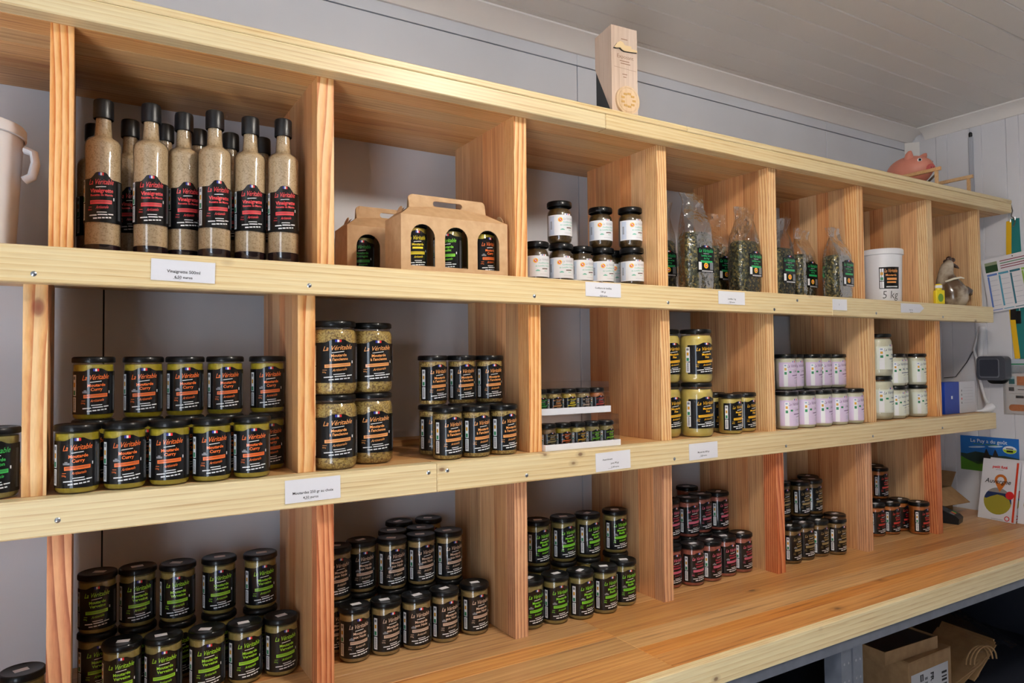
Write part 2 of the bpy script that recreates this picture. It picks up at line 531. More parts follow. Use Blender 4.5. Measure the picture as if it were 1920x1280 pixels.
# ================================================================== shelving unit
ZT, ZB, Z1T, Z1B, Z2T, Z2B = .986, .9456, .6472, .6005, .3299, .283
YP, YD, TH = .0292, .267, .0269
XS0 = -0.40
su = thing('shelving_unit', 'long pine cubby shelving unit with pale front rails against white wall', 'shelving', (0, 0, 0))
def board(z0, z1, x0, x1, mt=STVX, name='shelf_board', y0=YP, y1=YD, cuts=5):
    c = MB().box(x0 + .0006, x1 - .0006, y0 + .0006, y1 - .0006, z0 + .0006, z1 - .0006).build(name, mt, su)
    w = (y1 - y0) / cuts
    for k in range(cuts):
        MB().bbox(x0, x1, y0 + k * w + .00012, y0 + (k + 1) * w - .00012, z0, z1, .0005).build('stave', mt, c)
board(ZB, .9745, XS0, 2.512, name='top_board')
board(Z1T - .027, Z1T, XS0, 2.378)
board(Z2T - .027, Z2T, XS0, 2.375)
# back battens; the unseen top one is added to block light from above
for z0_, z1_, xe in ((.950, .9740, 2.50), (Z1T - .022, Z1T - .0006, 2.37), (Z2T - .022, Z2T + .012, 2.37)):
    MB().box(XS0, xe, YD + .0003, YB - .0006, z0_, z1_).build('back_batten', STVX, su)
def rail(x0, x1, z0, z1, y0=0.0, y1=YP - .0003, name='front_rail'):
    return MB().bbox(x0 + .0003, x1 - .0003, y0, y1, z0, z1, .0014).build(name, FASC, su)
rails = {}
rail(XS0, .902, ZB, .9745); rail(.902, 2.515, ZB, .9745)
rail(XS0, 1.119, .9748, ZT, -.0012, YP + .02, 'cap_strip'); rail(1.119, 2.515, .9748, ZT, -.0012, YP + .02, 'cap_strip')
rails[1] = [(XS0, 1.597), (1.597, 2.382)]
rails[2] = [(XS0, .538), (.538, 2.379)]
screws = {1: [(63, 513), (580, 535), (1002, 555), (1253, 567), (1452, 580), (1495, 563), (1643, 587), (1768, 594)],
          2: [(108, 975), (803.6, 886), (839, 882), (987.7, 891), (1264.7, 860), (1474, 836), (1636.7, 817.5), (1767, 802)]}
scm = MB().lathe([(.0002, -.0012), (.0016, -.0012), (.0036, .0003), (.0036, .0012)], 10).box(-.0022, .0022, -.0004, .0004, -.0016, -.0011).mesh('screw', STEEL, 40)
for r, (z0, z1) in ((1, (Z1B, Z1T)), (2, (Z2B, Z2T))):
    for a, b in rails[r]:
        ro = rail(a, b, z0, z1)
        for px, py in screws[r]:
            p = at(px, py, y=0)
            if a < p.x < b:
                link('screw', scm, ro, (p.x, -.0002, min(max(p.z, z0 + .006), z1 - .006)), rot=(-math.pi / 2, 0, 0))
PX = [v * 1.06 for v in (0, .3297, .6702, .9997, 1.3285, 1.6542, 1.9654)] + [2.367]
QX = [v * 1.06 for v in (-.0248, .3015, .6959, 1.0016, 1.3115, 1.6883, 1.9896)]
RX = [v * 1.06 for v in (.0018, .3282, .6639, 1.0007, 1.3349, 1.6629, 1.978)]
stm = {}
for row, xs_, z0, z1 in (('a', PX, Z1T, ZB), ('b', QX, Z2T, Z1T - .027), ('c', RX, 0, Z2T - .027)):
    h = z1 - z0
    for x in [XS0 + .002] + xs_:
        t = TH if x < 2.3 else .012
        core = MB().box(-t / 2 + .0006, t / 2 - .0006, YP + .0006, YD - .0006, .0003, h - .0003).build('partition', STVZ, su, (x + t / 2, 0, z0))
        ks = [YP, YP + .036, YP + .082, YP + .118, YP + .172, YP + .205, YD] if int(x * 100) % 2 else [YP, YP + .028, YP + .075, YP + .128, YP + .17, YD]
        for k in range(len(ks) - 1):
            key = (row, t, ks[k], ks[k + 1])
            if key not in stm:
                stm[key] = MB().bbox(-t / 2, t / 2, ks[k] + .0001, ks[k + 1] - .0001, .0001, h - .0001, .0003).mesh('stave', (POSTR if row == 'c' else POST) if k == 0 else STVZ)
            link('stave', stm[key], core)

# ================================================================== counter
ct = thing('worktop', 'orange pine worktop with pale front rail running under the shelves', 'worktop', (0, 0, 0))
for a, b in ((XS0, .861), (.861, 2.528)):
    pc = MB().box(a + .0008, b - .0008, -.2055, .3195, -.0262, -.0008).build('panel', TOPW, ct)
    ys, k = -.206, 0
    while ys < .319:
        wv_ = (.052, .038, .060, .045, .066, .049)[k % 6]
        MB().bbox(a + .0002, b - .0002, ys + .0001, min(ys + wv_, .3205) - .0001, -.027, 0, .0004).build('stave', TOPW, pc)
        ys += wv_; k += 1
cr = MB().bbox(XS0, 2.528, -.2225, -.2064, -.043, .0006, .0012).build('front_rail', FASC, ct)
rk = thing('metal_rack', 'grey perforated steel rack carrying the worktop', 'rack', (0, 0, 0))
MB().box(XS0, 2.522, -.2195, -.2165, -.0625, -.0432).box(XS0, 2.522, -.2165, -.19, -.0462, -.0432).build('beam', METAL, rk)
for px0 in (-.30, 1.281, 1.318, 2.49):
    pm = MB().box(px0, px0 + .031, -.2165, -.2135, FLOOR + .001, -.0466).box(px0, px0 + .003, -.2135, -.18, FLOOR + .001, -.0466)
    po = pm.build('post', METAL, rk)
    hl = MB()
    z = -.09
    while z > FLOOR + .05:
        for dx in (.009, .022):
            hl.lathe([(.0001, 0), (.0026, 0), (.0026, .0007), (.0001, .0007)], 8, c=(px0 + dx, z), cap0=False, cap1=False)
        z -= .034
    hl.v = [(x, -.2166 - q * .5, z) for x, z, q in hl.v]
    tag(hl.build('bolt_holes', mat('zinc_hole', (150, 152, 160), 0.4, metal=.6), po), kind='stuff')
NAVY = mat('dark_sheet_metal', (34, 38, 50), .5)  # navy side sheet; on shelf and back the tone stands in for shade
MB().box(XS0, 2.522, -.19, .30, -.366, -.36).build('shelf', NAVY, rk)
MB().box(2.5222, 2.5262, -.19, .30, -.366, -.0468).build('side_sheet', NAVY, rk)
MB().box(XS0, 2.522, .3004, .3044, -.366, -.0468).build('back_shade_sheet', NAVY, rk)  # added dark sheet that deepens the shade under the worktop
MB().box(XS0, 2.522, -.2165, -.2135, -.378, -.358).build('shelf_edge', METAL, rk)

# ================================================================== jars and bottles
CONT = {
    'curry': noisy('food_curry', (158, 142, 30), (184, 166, 46), 90, 0.4, 0.2, coat=.2),
    'verveine': noisy('food_verbena', (146, 128, 66), (168, 150, 86), 120, 0.4, 0.2, coat=.2),
    'noix': noisy('food_walnut', (160, 134, 80), (182, 156, 102), 120, 0.4, 0.2, coat=.2),
    'basilic': noisy('food_basil', (146, 130, 70), (166, 150, 88), 120, 0.4, 0.2, coat=.2),
    'estragon': noisy('food_tarragon', (132, 122, 62), (156, 144, 80), 120, 0.4, 0.2, coat=.2),
    'ancienne': speckled('food_wholegrain', [(176, 148, 78), (150, 120, 58), (198, 172, 104), (120, 92, 46), (186, 160, 90)], 420),
    'fine': noisy('food_fine_mustard', (200, 178, 92), (212, 192, 108), 60, 0.35, 0.1, coat=.2),
    'rose': noisy('food_pink', (160, 84, 66), (184, 108, 88), 140, 0.4, 0.2, coat=.2),
    'brun': noisy('food_brown', (120, 90, 46), (142, 110, 62), 140, 0.4, 0.2, coat=.2),
    'piment': noisy('food_orange', (168, 92, 36), (190, 114, 52), 140, 0.4, 0.2, coat=.2),
    'aioli': noisy('food_aioli', (206, 204, 176), (216, 214, 190), 50, 0.35, 0.1, coat=.2),
    'mayo': noisy('food_mayo', (208, 205, 178), (218, 216, 192), 50, 0.35, 0.1, coat=.2),
    'jam': noisy('food_lentil_jam', (58, 42, 16), (84, 64, 28), 160, 0.3, 0.2, coat=.4),
    'miel': noisy('food_honey', (190, 160, 60), (204, 174, 76), 60, 0.35, 0.1, coat=.2),
    'vin': speckled('food_vinaigrette', [(200, 176, 140), (206, 183, 148), (195, 171, 135), (202, 179, 143), (176, 150, 114)], 520, 0.4, 0.05),
}
VINBASE = mat('vinegar_dark', (40, 22, 26), 0.2)
ACC = {'curry': (238, 112, 40), 'verveine': (156, 220, 44), 'noix': (214, 186, 164), 'basilic': (124, 214, 40), 'estragon': (52, 168, 72),
       'ancienne': (242, 164, 92), 'fine': (246, 186, 28), 'rose': (226, 108, 138), 'brun': (168, 146, 92), 'piment': (226, 64, 52),
       'vin': (232, 66, 72), 'miel': (238, 214, 36), 'aioli': (112, 74, 128), 'mayo': (58, 84, 116), 'jam': (96, 184, 160), 'lentil': (28, 168, 90)}
ACC2 = {'rose': (150, 32, 62), 'brun': (140, 118, 66), 'piment': (176, 24, 30)}
ACCM = {k: mat('print_' + k, v, 0.4, coat=.8) for k, v in ACC.items()}
ACCM2 = {k: mat('print2_' + k, v, 0.4, coat=.8) for k, v in ACC2.items()}
LILAC = mat('label_lilac', (218, 200, 226), 0.3)
CREAM = mat('label_cream', (222, 226, 212), 0.3)
LWHITE = mat('label_white', (236, 238, 242), 0.3)
FLAV = {  # product lines of lettering; None stands for a line too small to read
    'curry': ('Moutarde', 'Curry'), 'verveine': ('Moutarde', 'Verveine'), 'noix': ('Moutarde', 'aux Noix'), 'basilic': ('Moutarde', 'Basilic'),
    'estragon': ('Moutarde', 'Estragon'), 'ancienne': ('Moutarde', "à l'ancienne"), 'fine': ('Moutarde', 'Fine'),
    'rose': ('Moutarde', None), 'brun': ('Moutarde', None), 'piment': ('Moutarde', None), 'miel': ('Moutarde', None),
    'vin': ('Vinaigrette', 'Recette de Mamie')}
LM_BLACK = [BLACK, WHITE, None, BLUE, RED, GOLD, GREEN, GREY, DARK, None]

def label_mesh(flav, R, H, zb, zs, za, half, tall=False):
    """printed wrap-round label: black with an arched top, strip of marks, lettering in the flavour colour"""
    mb = MB()
    def T(layer):
        r = R + .00035 + .00016 * layer
        return lambda a, z: (r * math.sin(a / R), -r * math.cos(a / R), z)
    def rect(a0, a1, z0, z1, mi, layer, slope=0.0):
        n = max(1, int((a1 - a0) / (R * 0.16)) + 1)
        t = T(layer)
        vs, fs = [], []
        for i in range(n + 1):
            a = a0 + (a1 - a0) * i / n
            dz = slope * (a - (a0 + a1) / 2)
            vs += [t(a, z0 + dz), t(a, z1 + dz)]
        for i in range(n):
            fs.append((2 * i, 2 * i + 2, 2 * i + 3, 2 * i + 1))
        mb.add(vs, fs, mi)
    hw = half * R
    lite = flav in ('aioli', 'mayo')
    n = 40
    t = T(0)
    vs, fs = [], []
    for i in range(n + 1):
        a = -hw + 2 * hw * i / n
        k = max(0.0, 1 - abs(a) / (.66 * R)) if not lite else max(0.0, 1 - abs(a - .1 * R) / (.5 * R))
        k = k * k * (3 - 2 * k)
        vs += [t(a, zb), t(a, zs + (za - zs) * min(1.0, 1.5 * k))]
    for i in range(n):
        fs.append((2 * i, 2 * i + 2, 2 * i + 3, 2 * i + 1))
    mb.add(vs, fs, 0)
    hh = za - zb
    Z = lambda f: za - f * hh
    aw = R
    # flag
    for k, mi in enumerate((3, 1, 4)):
        rect((-.14 + .093 * k) * aw, (-.14 + .093 * (k + 1)) * aw, Z(.065), Z(.008), mi, 1)
    sl = .07
    put_text(mb, 'La Véritable', T(1), .0, Z(.19), 1.34 * aw, hh * .110, 2, .36, .004, sl)
    rect(-.28 * aw, .26 * aw, Z(.30), Z(.286), 1, 1, .12)
    if not lite:
        l1, l2 = FLAV[flav]
        sm = 9 if flav in ACC2 else 2
        put_text(mb, l1, T(1), .03 * aw, Z(.365), (1.25 if flav == 'vin' else .86) * aw, hh * (.078 if flav == 'vin' else .066), sm, 0, .025, sl)
        if l2:
            put_text(mb, l2, T(1), .03 * aw, Z(.455), 1.2 * aw, hh * (.042 if flav == 'vin' else .066), sm, 0, .025, sl)
        else:
            rect(-.36 * aw, .4 * aw, Z(.485), Z(.435), sm, 1, sl)
        rect(-.60 * aw, .58 * aw, Z(.635), Z(.56), 2, 1, sl)
        for q in (.578, .600):
            rect(-.55 * aw, .53 * aw, Z(q + .008), Z(q), 8, 2, sl)
        put_text(mb, 'Artisanale', T(1), .06 * aw, Z(.695), .66 * aw, hh * .06, sm, .32, .004, sl + .05)
        put_text(mb, '500ml' if flav == 'vin' else ('800g' if tall else '250g'), T(1), -.62 * aw, Z(.755), .24 * aw, hh * .034, 2, 0, .0)
        rect(-.7 * aw, -.5 * aw, Z(.71), Z(.70), 9, 1)
        if flav in ('curry', 'noix', 'basilic', 'brun', 'rose'):
            rect(-.66 * aw, -.34 * aw, Z(.54), Z(.50), 7, 1)
            rect(-.58 * aw, -.44 * aw, Z(.50), Z(.475), 7, 1)
        rect(.66 * aw, .72 * aw, Z(.55), Z(.49), 1, 1)
        # address lines (too small to read)
        rect(-.22 * aw, .3 * aw, Z(.808), Z(.792), 1, 1, sl)
        for a0, a1 in ((-.64, -.22), (-.17, .34), (.38, .66)):
            rect(a0 * aw, a1 * aw, Z(.862 - .02 * (a0 + a1)), Z(.840 - .02 * (a0 + a1)), 1, 1, sl)
        for a0, a1 in ((-.42, -.2), (-.16, .02), (.06, .2), (.24, .38), (.42, .54)):
            rect(a0 * aw, a1 * aw, Z(.928 - .02 * (a0 + a1)), Z(.902 - .02 * (a0 + a1)), 1, 1, sl)
        # strip of marks and bar code on the left, small print on the right
        rect(-1.32 * aw, -1.06 * aw, Z(.60), Z(.14), 1, 1)
        rect(-1.27 * aw, -1.11 * aw, Z(.245), Z(.175), 7, 2)
        rect(-1.26 * aw, -1.12 * aw, Z(.405), Z(.31), 5, 2)
        rect(-1.27 * aw, -1.11 * aw, Z(.58), Z(.48), 6, 2)
        rect(-1.32 * aw, -1.06 * aw, Z(.95), Z(.625), 1, 1)
        for k in range(9):
            rect(-1.25 * aw, -1.13 * aw, Z(.665 + k * .03), Z(.65 + k * .03), 8, 2)
        for k in range(4):
            rect((1.0 + k * .055) * aw, (1.022 + k * .055) * aw, Z(.93), Z(.16), 7, 1)
        mats = list(LM_BLACK); mats[2] = ACCM[flav]; mats[9] = ACCM2.get(flav, ACCM[flav])
    else:
        put_text(mb, "L'Aïoli" if flav == 'aioli' else 'Mayo', T(1), .22 * aw, Z(.40), .5 * aw, hh * .075, 2, .2, .01, sl)
        rect(-.2 * aw, .66 * aw, Z(.575), Z(.545), 2, 1, sl)
        rect(.05 * aw, .6 * aw, Z(.66), Z(.645), 2, 1, .15)
        for k, w in enumerate((.5, .62, .55)):
            rect(.0 * aw, w * aw, Z(.775 + k * .05), Z(.768 + k * .05), 7, 1, sl)
        rect(-.5 * aw, -.28 * aw, Z(.47), Z(.40), 6, 1)
        rect(-1.0 * aw, -.62 * aw, Z(.985), Z(.13), 1, 1)
        rect(-.93 * aw, -.75 * aw, Z(.21), Z(.16), 7, 2)
        rect(-.92 * aw, -.74 * aw, Z(.37), Z(.28), 5, 2)
        rect(-.93 * aw, -.72 * aw, Z(.53), Z(.43), 6, 2)
        mats = list(LM_BLACK); mats[0] = LILAC if flav == 'aioli' else CREAM; mats[2] = ACCM[flav]; mats[9] = ACCM[flav]
        mats[7] = mat('print_soft', (140, 160, 190), .5)
    return mb.mesh('label', mats, 60)

def jam_label(R, zb, zt):
    mb = MB()
    def T(layer):
        r = R + .0004 + .00016 * layer
        return lambda a, z: (r * math.sin(a / R), -r * math.cos(a / R), z)
    def rect(a0, a1, z0, z1, mi, layer, slope=0.0):
        n = max(1, int((a1 - a0) / (R * .16)) + 1); t = T(layer); vs = []
        for i in range(n + 1):
            a = a0 + (a1 - a0) * i / n; dz = slope * (a - (a0 + a1) / 2)
            vs += [t(a, z0 + dz), t(a, z1 + dz)]
        mb.add(vs, [(2 * i, 2 * i + 2, 2 * i + 3, 2 * i + 1) for i in range(n)], mi)
    def disc(ac, zc, r, mi, layer):
        t = T(layer)
        mb.add([t(ac + r * math.cos(k * math.pi / 8), zc + r * math.sin(k * math.pi / 8)) for k in range(16)], [tuple(range(16))], mi)
    hh = zt - zb; Z = lambda f: zt - f * hh
    rect(-1.75 * R, 1.5 * R, zb, zt, 0, 0)
    rect(-.3 * R, .3 * R, zt - .0001, zt + .07 * hh, 0, 0)
    for k, mi in enumerate((3, 0, 4)):
        rect((-.12 + .08 * k) * R, (-.12 + .08 * (k + 1)) * R, Z(.0), Z(-.06), mi, 1)
    disc(-.62 * R, Z(.24), .19 * R, 2, 1); disc(-.62 * R, Z(.24), .105 * R, 4, 2); disc(-.62 * R, Z(.235), .05 * R, 0, 3)
    put_text(mb, 'La Véritable', T(1), .12 * R, Z(.17), 1.0 * R, hh * .12, 7, .32, 0, .06)
    put_text(mb, 'Confiture Extra', T(1), .15 * R, Z(.34), 1.1 * R, hh * .075, 5, 0, .01, .04)
    put_text(mb, 'de Lentilles Vertes', T(1), .0 * R, Z(.48), 1.3 * R, hh * .075, 5, 0, .01, .04)
    rect(-.1 * R, .42 * R, Z(.645), Z(.59), 6, 1, .05)
    rect(-.62 * R, -.28 * R, Z(.74), Z(.70), 5, 1); rect(-.54 * R, -.36 * R, Z(.70), Z(.67), 5, 1)
    rect(.08 * R, .34 * R, Z(.73), Z(.71), 5, 1)
    rect(-.3 * R, .45 * R, Z(.88), Z(.87), 7, 1)
    rect(-1.55 * R, -1.12 * R, Z(.96), Z(.06), 8, 1)
    for k in range(8):
        rect(-1.46 * R, -1.3 * R, Z(.34 + k * .05), Z(.31 + k * .05), 9, 2)
    return mb.mesh('label', [LWHITE, WHITE, YELLOW, BLUE, RED, TEAL, mat('print_taupe', (120, 104, 100), .5), mat('print_palegrey', (168, 166, 172), .5), mat('label_bluewhite', (206, 218, 236), .35), GREY], 60)

# shapes: (profile of the glass, profile of the contents, lid radius, lid height, total height, label zone)
def jar_shape(kind):
    if kind == 'small':
        R, H = .0258, .089
        g = [(R * .8, .0002), (R - .0016, .0010), (R, .0040), (R, .0770), (R - .0010, .0790), (R - .0010, .0812)]
        c = [(R - .0034, .0014), (R - .0011, .0046), (R - .0011, .0772), (R - .0022, .0780)]
        return R, H, g, c, .0272, .0808, (.008, .0685, .0725, 1.46)
    if kind == 'large':
        R, H = .0352, .116
        g = [(R * .7, .0002), (R - .0040, .0012), (R - .0008, .0060), (R, .0120), (R, .0935), (R - .0010, .0985), (R - .0032, .1022), (R - .0040, .1045), (R - .0040, .1085)]
        c = [(R - .0060, .0016), (R - .0020, .0064), (R - .0012, .0124), (R - .0012, .0930), (R - .0024, .0985), (R - .0050, .1022)]
        return R, H, g, c, .0336, .1080, (.019, .0815, .0865, 1.2)
    if kind == 'jam':
        R, H = .0252, .0855
        g = [(R * .7, .0002), (R - .0040, .0010), (R - .0008, .0060), (R, .0110), (R, .0590), (R - .0014, .0650), (R - .0046, .0700), (R - .0046, .0760)]
        c = [(R - .0060, .0016), (R - .0020, .0064), (R - .0012, .0114), (R - .0012, .0590), (R - .0026, .0650), (R - .0060, .0700)]
        return R, H, g, c, .0253, .0748, (.0145, .0560, .0560, 1.5)
    if kind == 'mini':
        R, H = .0165, .047
        g = [(R * .8, .0002), (R - .0010, .0008), (R, .0030), (R, .0320), (R - .0012, .0350), (R - .0022, .0372), (R - .0022, .0400)]
        c = [(R - .0022, .0010), (R - .0010, .0034), (R - .0010, .0320), (R - .0022, .0350), (R - .0034, .0370)]
        return R, H, g, c, .0162, .0395, (.004, .0290, .0315, 1.35)
LIDC, JM = {}, {}
def lid_mesh(kind):
    if kind not in LIDC:
        R, H, g, c, rl, z0, lab = jar_shape(kind)
        mb = MB().lathe([(rl - .0012, z0 - .0006), (rl, z0), (rl + .0002, z0 + .0010), (rl, H - .0022), (rl - .0012, H - .0005), (rl - .0030, H), (rl - .0046, H - .0008), (.0004, H - .0008)], 32, cap0=False)
        LIDC[kind] = mb.mesh('lid', LIDM, 35)
    return LIDC[kind]
STK = MB().box(-.0085, .0085, -.0052, .0052, 0, .0003).mesh('price_sticker', PAPER)
def jar(kind, flav, loc, rz, label, group, cat='jar', sticker=None, name=None):
    key = (kind, flav)
    R, H, g, c, rl, z0, lab = jar_shape(kind)
    if key not in JM:
        gm = MB().lathe(g, 32, cap1=False).mesh('glass', GLASS, 50)
        cm = MB().lathe(c, 28).mesh('contents', CONT[flav], 50)
        lm = jam_label(R, lab[0], lab[1]) if flav == 'jam' else label_mesh(flav, R, H, *lab, tall=(kind == 'large'))
        JM[key] = (gm, cm, lm)
    nm = name or ('jam_jar' if flav == 'jam' else 'sauce_jar' if flav in ('aioli', 'mayo') else 'mustard_jar')
    t = thing(nm, label, cat, loc, rz, group)
    link('glass', JM[key][0], t)
    link('contents', JM[key][1], t)
    link('label', JM[key][2], t)
    ld = link('lid', lid_mesh(kind), t)
    if sticker is not None:
        link('price_sticker', STK, ld, (random.uniform(-.004, .004), random.uniform(-.003, .003), H - .0008), sticker)
    return t
def relax(pts, fixed, r, x0, x1, y0, y1, n=400):
    """push jar centres apart until none overlap"""
    pts = [list(p) for p in pts]
    D = 2 * r + .0006
    for _ in range(n):
        mv = False
        for p in pts:
            p[0] = min(max(p[0], x0 + r), x1 - r); p[1] = min(max(p[1], y0 + r), y1 - r)
        for i, p in enumerate(pts):
            for j, q in enumerate(pts + [list(f) for f in fixed]):
                if j == i: continue
                d = math.hypot(p[0] - q[0], p[1] - q[1])
                if d < D - 1e-6:
                    mv = True
                    if d < 1e-6: ux, uy = 1, 0
                    else: ux, uy = (p[0] - q[0]) / d, (p[1] - q[1]) / d
                    k = (D - d) * (.5 if j < len(pts) else 1.0)
                    p[0] += ux * k; p[1] += uy * k
                    if j < len(pts):
                        pts[j][0] -= ux * k; pts[j][1] -= uy * k
        if not mv: break
    return [tuple(p) for p in pts]
PHR = {'curry': 'curry mustard jar with orange print', 'verveine': 'verbena mustard jar with lime green print', 'noix': 'walnut mustard jar with beige print',
       'basilic': 'basil mustard jar with bright green print', 'estragon': 'tarragon mustard jar with dark green print', 'ancienne': 'wholegrain mustard jar with peach print',
       'fine': 'fine mustard jar with amber print', 'rose': 'pink mustard jar with crimson print', 'brun': 'brown mustard jar with khaki print',
       'piment': 'orange mustard jar with red print', 'aioli': 'cream sauce jar with lilac label', 'mayo': 'cream sauce jar with pale green label', 'jam': 'brown lentil jam jar with white label'}
GRP = {k: v.split(' with')[0] + 's on the shelves' for k, v in PHR.items()}
def face(): return math.radians(random.uniform(-7, 7))
def row(kind, flav, pts, z, rname, stick=None, phr=None, extra=''):
    pts = sorted(pts)
    for i, p in enumerate(pts):
        s = None
        if stick == 'w' or (stick == 'd'):
            s = random.uniform(-.5, .5)
        jar(kind, flav, (p[0], p[1], z), face(), '%s, %s in the %s row' % (phr or PHR[flav], ordn(i, len(pts)), rname) + extra, GRP[flav], sticker=s)
RS, HS = .0272, .089
def bay3(flav, front, upper, x0, x1, back_upper=()):
    """one cubby on the worktop: front lower row, upper row standing on a rear lower row"""
    up = [tuple(at(px, py, z=2 * HS))[:2] for px, py in upper]
    up = relax(up, [], RS, x0, x1, .035, YB - .004)
    fr = [tuple(at(px, py, z=HS))[:2] for px, py in front]
    fr = relax(fr, up, RS, x0, x1, .015, YB - .004)
    row('small', flav, fr, .0006, 'front lower', 'w')
    row('small', flav, up, .0006, 'rear lower')
    row('small', flav, up, HS + .0008, 'upper', 'd')
    if back_upper:
        bu = [tuple(at(px, py, z=2 * HS))[:2] for px, py in back_upper]
        bu = relax(bu, up + fr, RS, x0, x1, .035, YB - .004)
        row('small', flav, bu, .0006, 'hindmost lower')
        row('small', flav, bu, HS + .0008, 'hindmost upper', 'd')
g3 = lambda i: (RX[i] + TH + .001, RX[i + 1] - .001)
bay3('verveine', [(230, 1200), (306, 1189), (393, 1176), (458, 1165), (524, 1153)], [(184, 1071), (258, 1061), (333.5, 1054), (411, 1043), (488, 1035)], *g3(0))
bay3('noix', [(668.7, 1131), (724, 1122), (777, 1113.5), (830, 1103), (889, 1091)], [(633, 1022), (678, 1011.7), (731, 1007), (789, 1000), (840.6, 993)], *g3(1),
     back_upper=[(737.5, 993), (787, 987.6), (748, 976), (803, 970)])
bay3('basilic', [(995, 1082), (1038, 1075), (1087.6, 1067.7), (1132, 1059), (1168, 1047)], [(1006, 973.7), (1055.5, 967), (1101, 961), (1152.6, 954)], *g3(2))
bay3('rose', [(1264, 1020), (1288.7, 1017.8), (1324, 1010), (1358, 1003), (1388, 997)], [(1259, 934), (1285, 931), (1310, 925.4), (1344.5, 920.6)], *g3(3), back_upper=[(1288, 911)])
bay3('brun', [(1482, 983.7), (1507, 978), (1534, 971.6), (1559, 966), (1580, 959.4)], [(1474, 902), (1493.4, 900.5), (1516, 896), (1534, 891)], *g3(4))
bay3('piment', [(1641, 942.7), (1658, 937), (1680, 932.6), (1699.7, 928)], [(1645, 874), (1665, 868.6)], *g3(5))
p = at(42, 1255, z=HS)
jar('small', 'verveine', (p.x, p.y, .0006), face(), 'single black-lidded jar on the worktop left of the verbena cubby', GRP['verveine'], sticker=.3)

# ---- middle shelf
def px2(lst, zoff):
    out = []
    for q in lst:
        p = at(q[0], 730 if zoff else 850, y=q[1]); out.append((p.x, p.y))
    return out
def g2(i): return (QX[i] + TH + .001, QX[i + 1] - .001)
ZS2 = Z2T + .0006
up = relax(px2([(175.6, .118), (268.8, .118), (347, .118), (422, .112), (502, .108)], 1), [], RS, *g2(0), .03, .26)
fr = relax(px2([(151, .040), (235.6, .040), (314.6, .040), (394, .040), (472, .040)], 0), up, RS, *g2(0), .004, .26)
row('small', 'curry', fr, ZS2, 'front lower')
row('small', 'curry', up, ZS2, 'rear lower')
row('small', 'curry', up, ZS2 + HS + .0002, 'upper')
p = at(6, 860, y=.05)
jar('small', 'estragon', (min(p.x, QX[0] - .0285), p.y, ZS2), face(), 'tarragon mustard jar with dark green print beside the curry cubby', GRP['estragon'])
big = relax(px2([(617, .052), (697, .082)], 0), [], .0356, *g2(1), .004, .26)
for lv, nm in ((0, 'lower'), (1, 'upper')):
    for i, q in enumerate(sorted(big)):
        jar('large', 'ancienne', (q[0], q[1], ZS2 + lv * .1162), face() - .12, 'large wholegrain mustard jar, %s of the two in the %s level' % (('left', 'right')[i], nm), 'large wholegrain mustard jars')
up = relax(px2([(811.7, .118), (866, .118), (917, .118)], 1), [], RS, *g2(1), .03, .26)
fr = relax(px2([(840, .045), (891, .045), (943, .048)], 0), up, RS, *g2(1), .004, .26)
small = 'small wholegrain mustard jar'
row('small', 'ancienne', fr, ZS2, 'front lower', phr=small)
row('small', 'ancienne', up, ZS2, 'rear lower', phr=small)
row('small', 'ancienne', up, ZS2 + HS + .0002, 'upper', phr=small)
big = relax(px2([(1250, .082), (1297, .060)], 0), [], .0356, *g2(3), .004, .26)
for lv, nm in ((0, 'lower'), (1, 'upper')):
    for i, q in enumerate(sorted(big)):
        jar('large', 'fine', (q[0], q[1], ZS2 + lv * .1162), face(), 'large fine mustard jar, %s of the two in the %s level' % (('left', 'right')[i], nm), 'large fine mustard jars')
fr = relax(px2([(1340, .115), (1370.6, .052), (1404, .07)], 0), big, .0310, *g2(3), .004, .26)
for i, q in enumerate(sorted(fr)):
    jar('small', 'fine', (q[0], q[1], ZS2), face(), 'small fine mustard jar, %s of three' % ('leftmost', 'middle', 'rightmost')[i], 'small fine mustard jars')
fr = relax(px2([(1477, .045), (1510, .045), (1541, .045), (1571, .045), (1601, .045)], 0), [], RS, *g2(4), .004, .26)
up = relax(px2([(1448, .12), (1475, .108), (1497, .108), (1522, .108), (1545, .108), (1567, .108)], 1), fr, RS, *g2(4), .004, .27)
row('small', 'aioli', fr, ZS2, 'front lower')
row('small', 'aioli', up, ZS2, 'rear lower')
row('small', 'aioli', up, ZS2 + HS + .0002, 'upper')
p = px2([(1651, .075)], 0)[0]
p = (max(p[0], g2(5)[0] + .036), p[1])
for lv, nm in ((0, 'lower'), (1, 'upper')):
    jar('large', 'mayo', (p[0], p[1], ZS2 + lv * .1162), face(), 'large cream sauce jar with pale label, %s one of the stack' % nm, 'large cream sauce jars')
fr = relax(px2([(1691, .075), (1706, .075), (1722, .075)], 0), [(p[0], p[1])], .0300, *g2(5), .004, .26)
row('small', 'mayo', fr, ZS2, 'lower')
row('small', 'mayo', fr, ZS2 + HS + .0002, 'upper')

PACKF = clear('pack_film', (252, 252, 252), .05, .02, .35)[0]
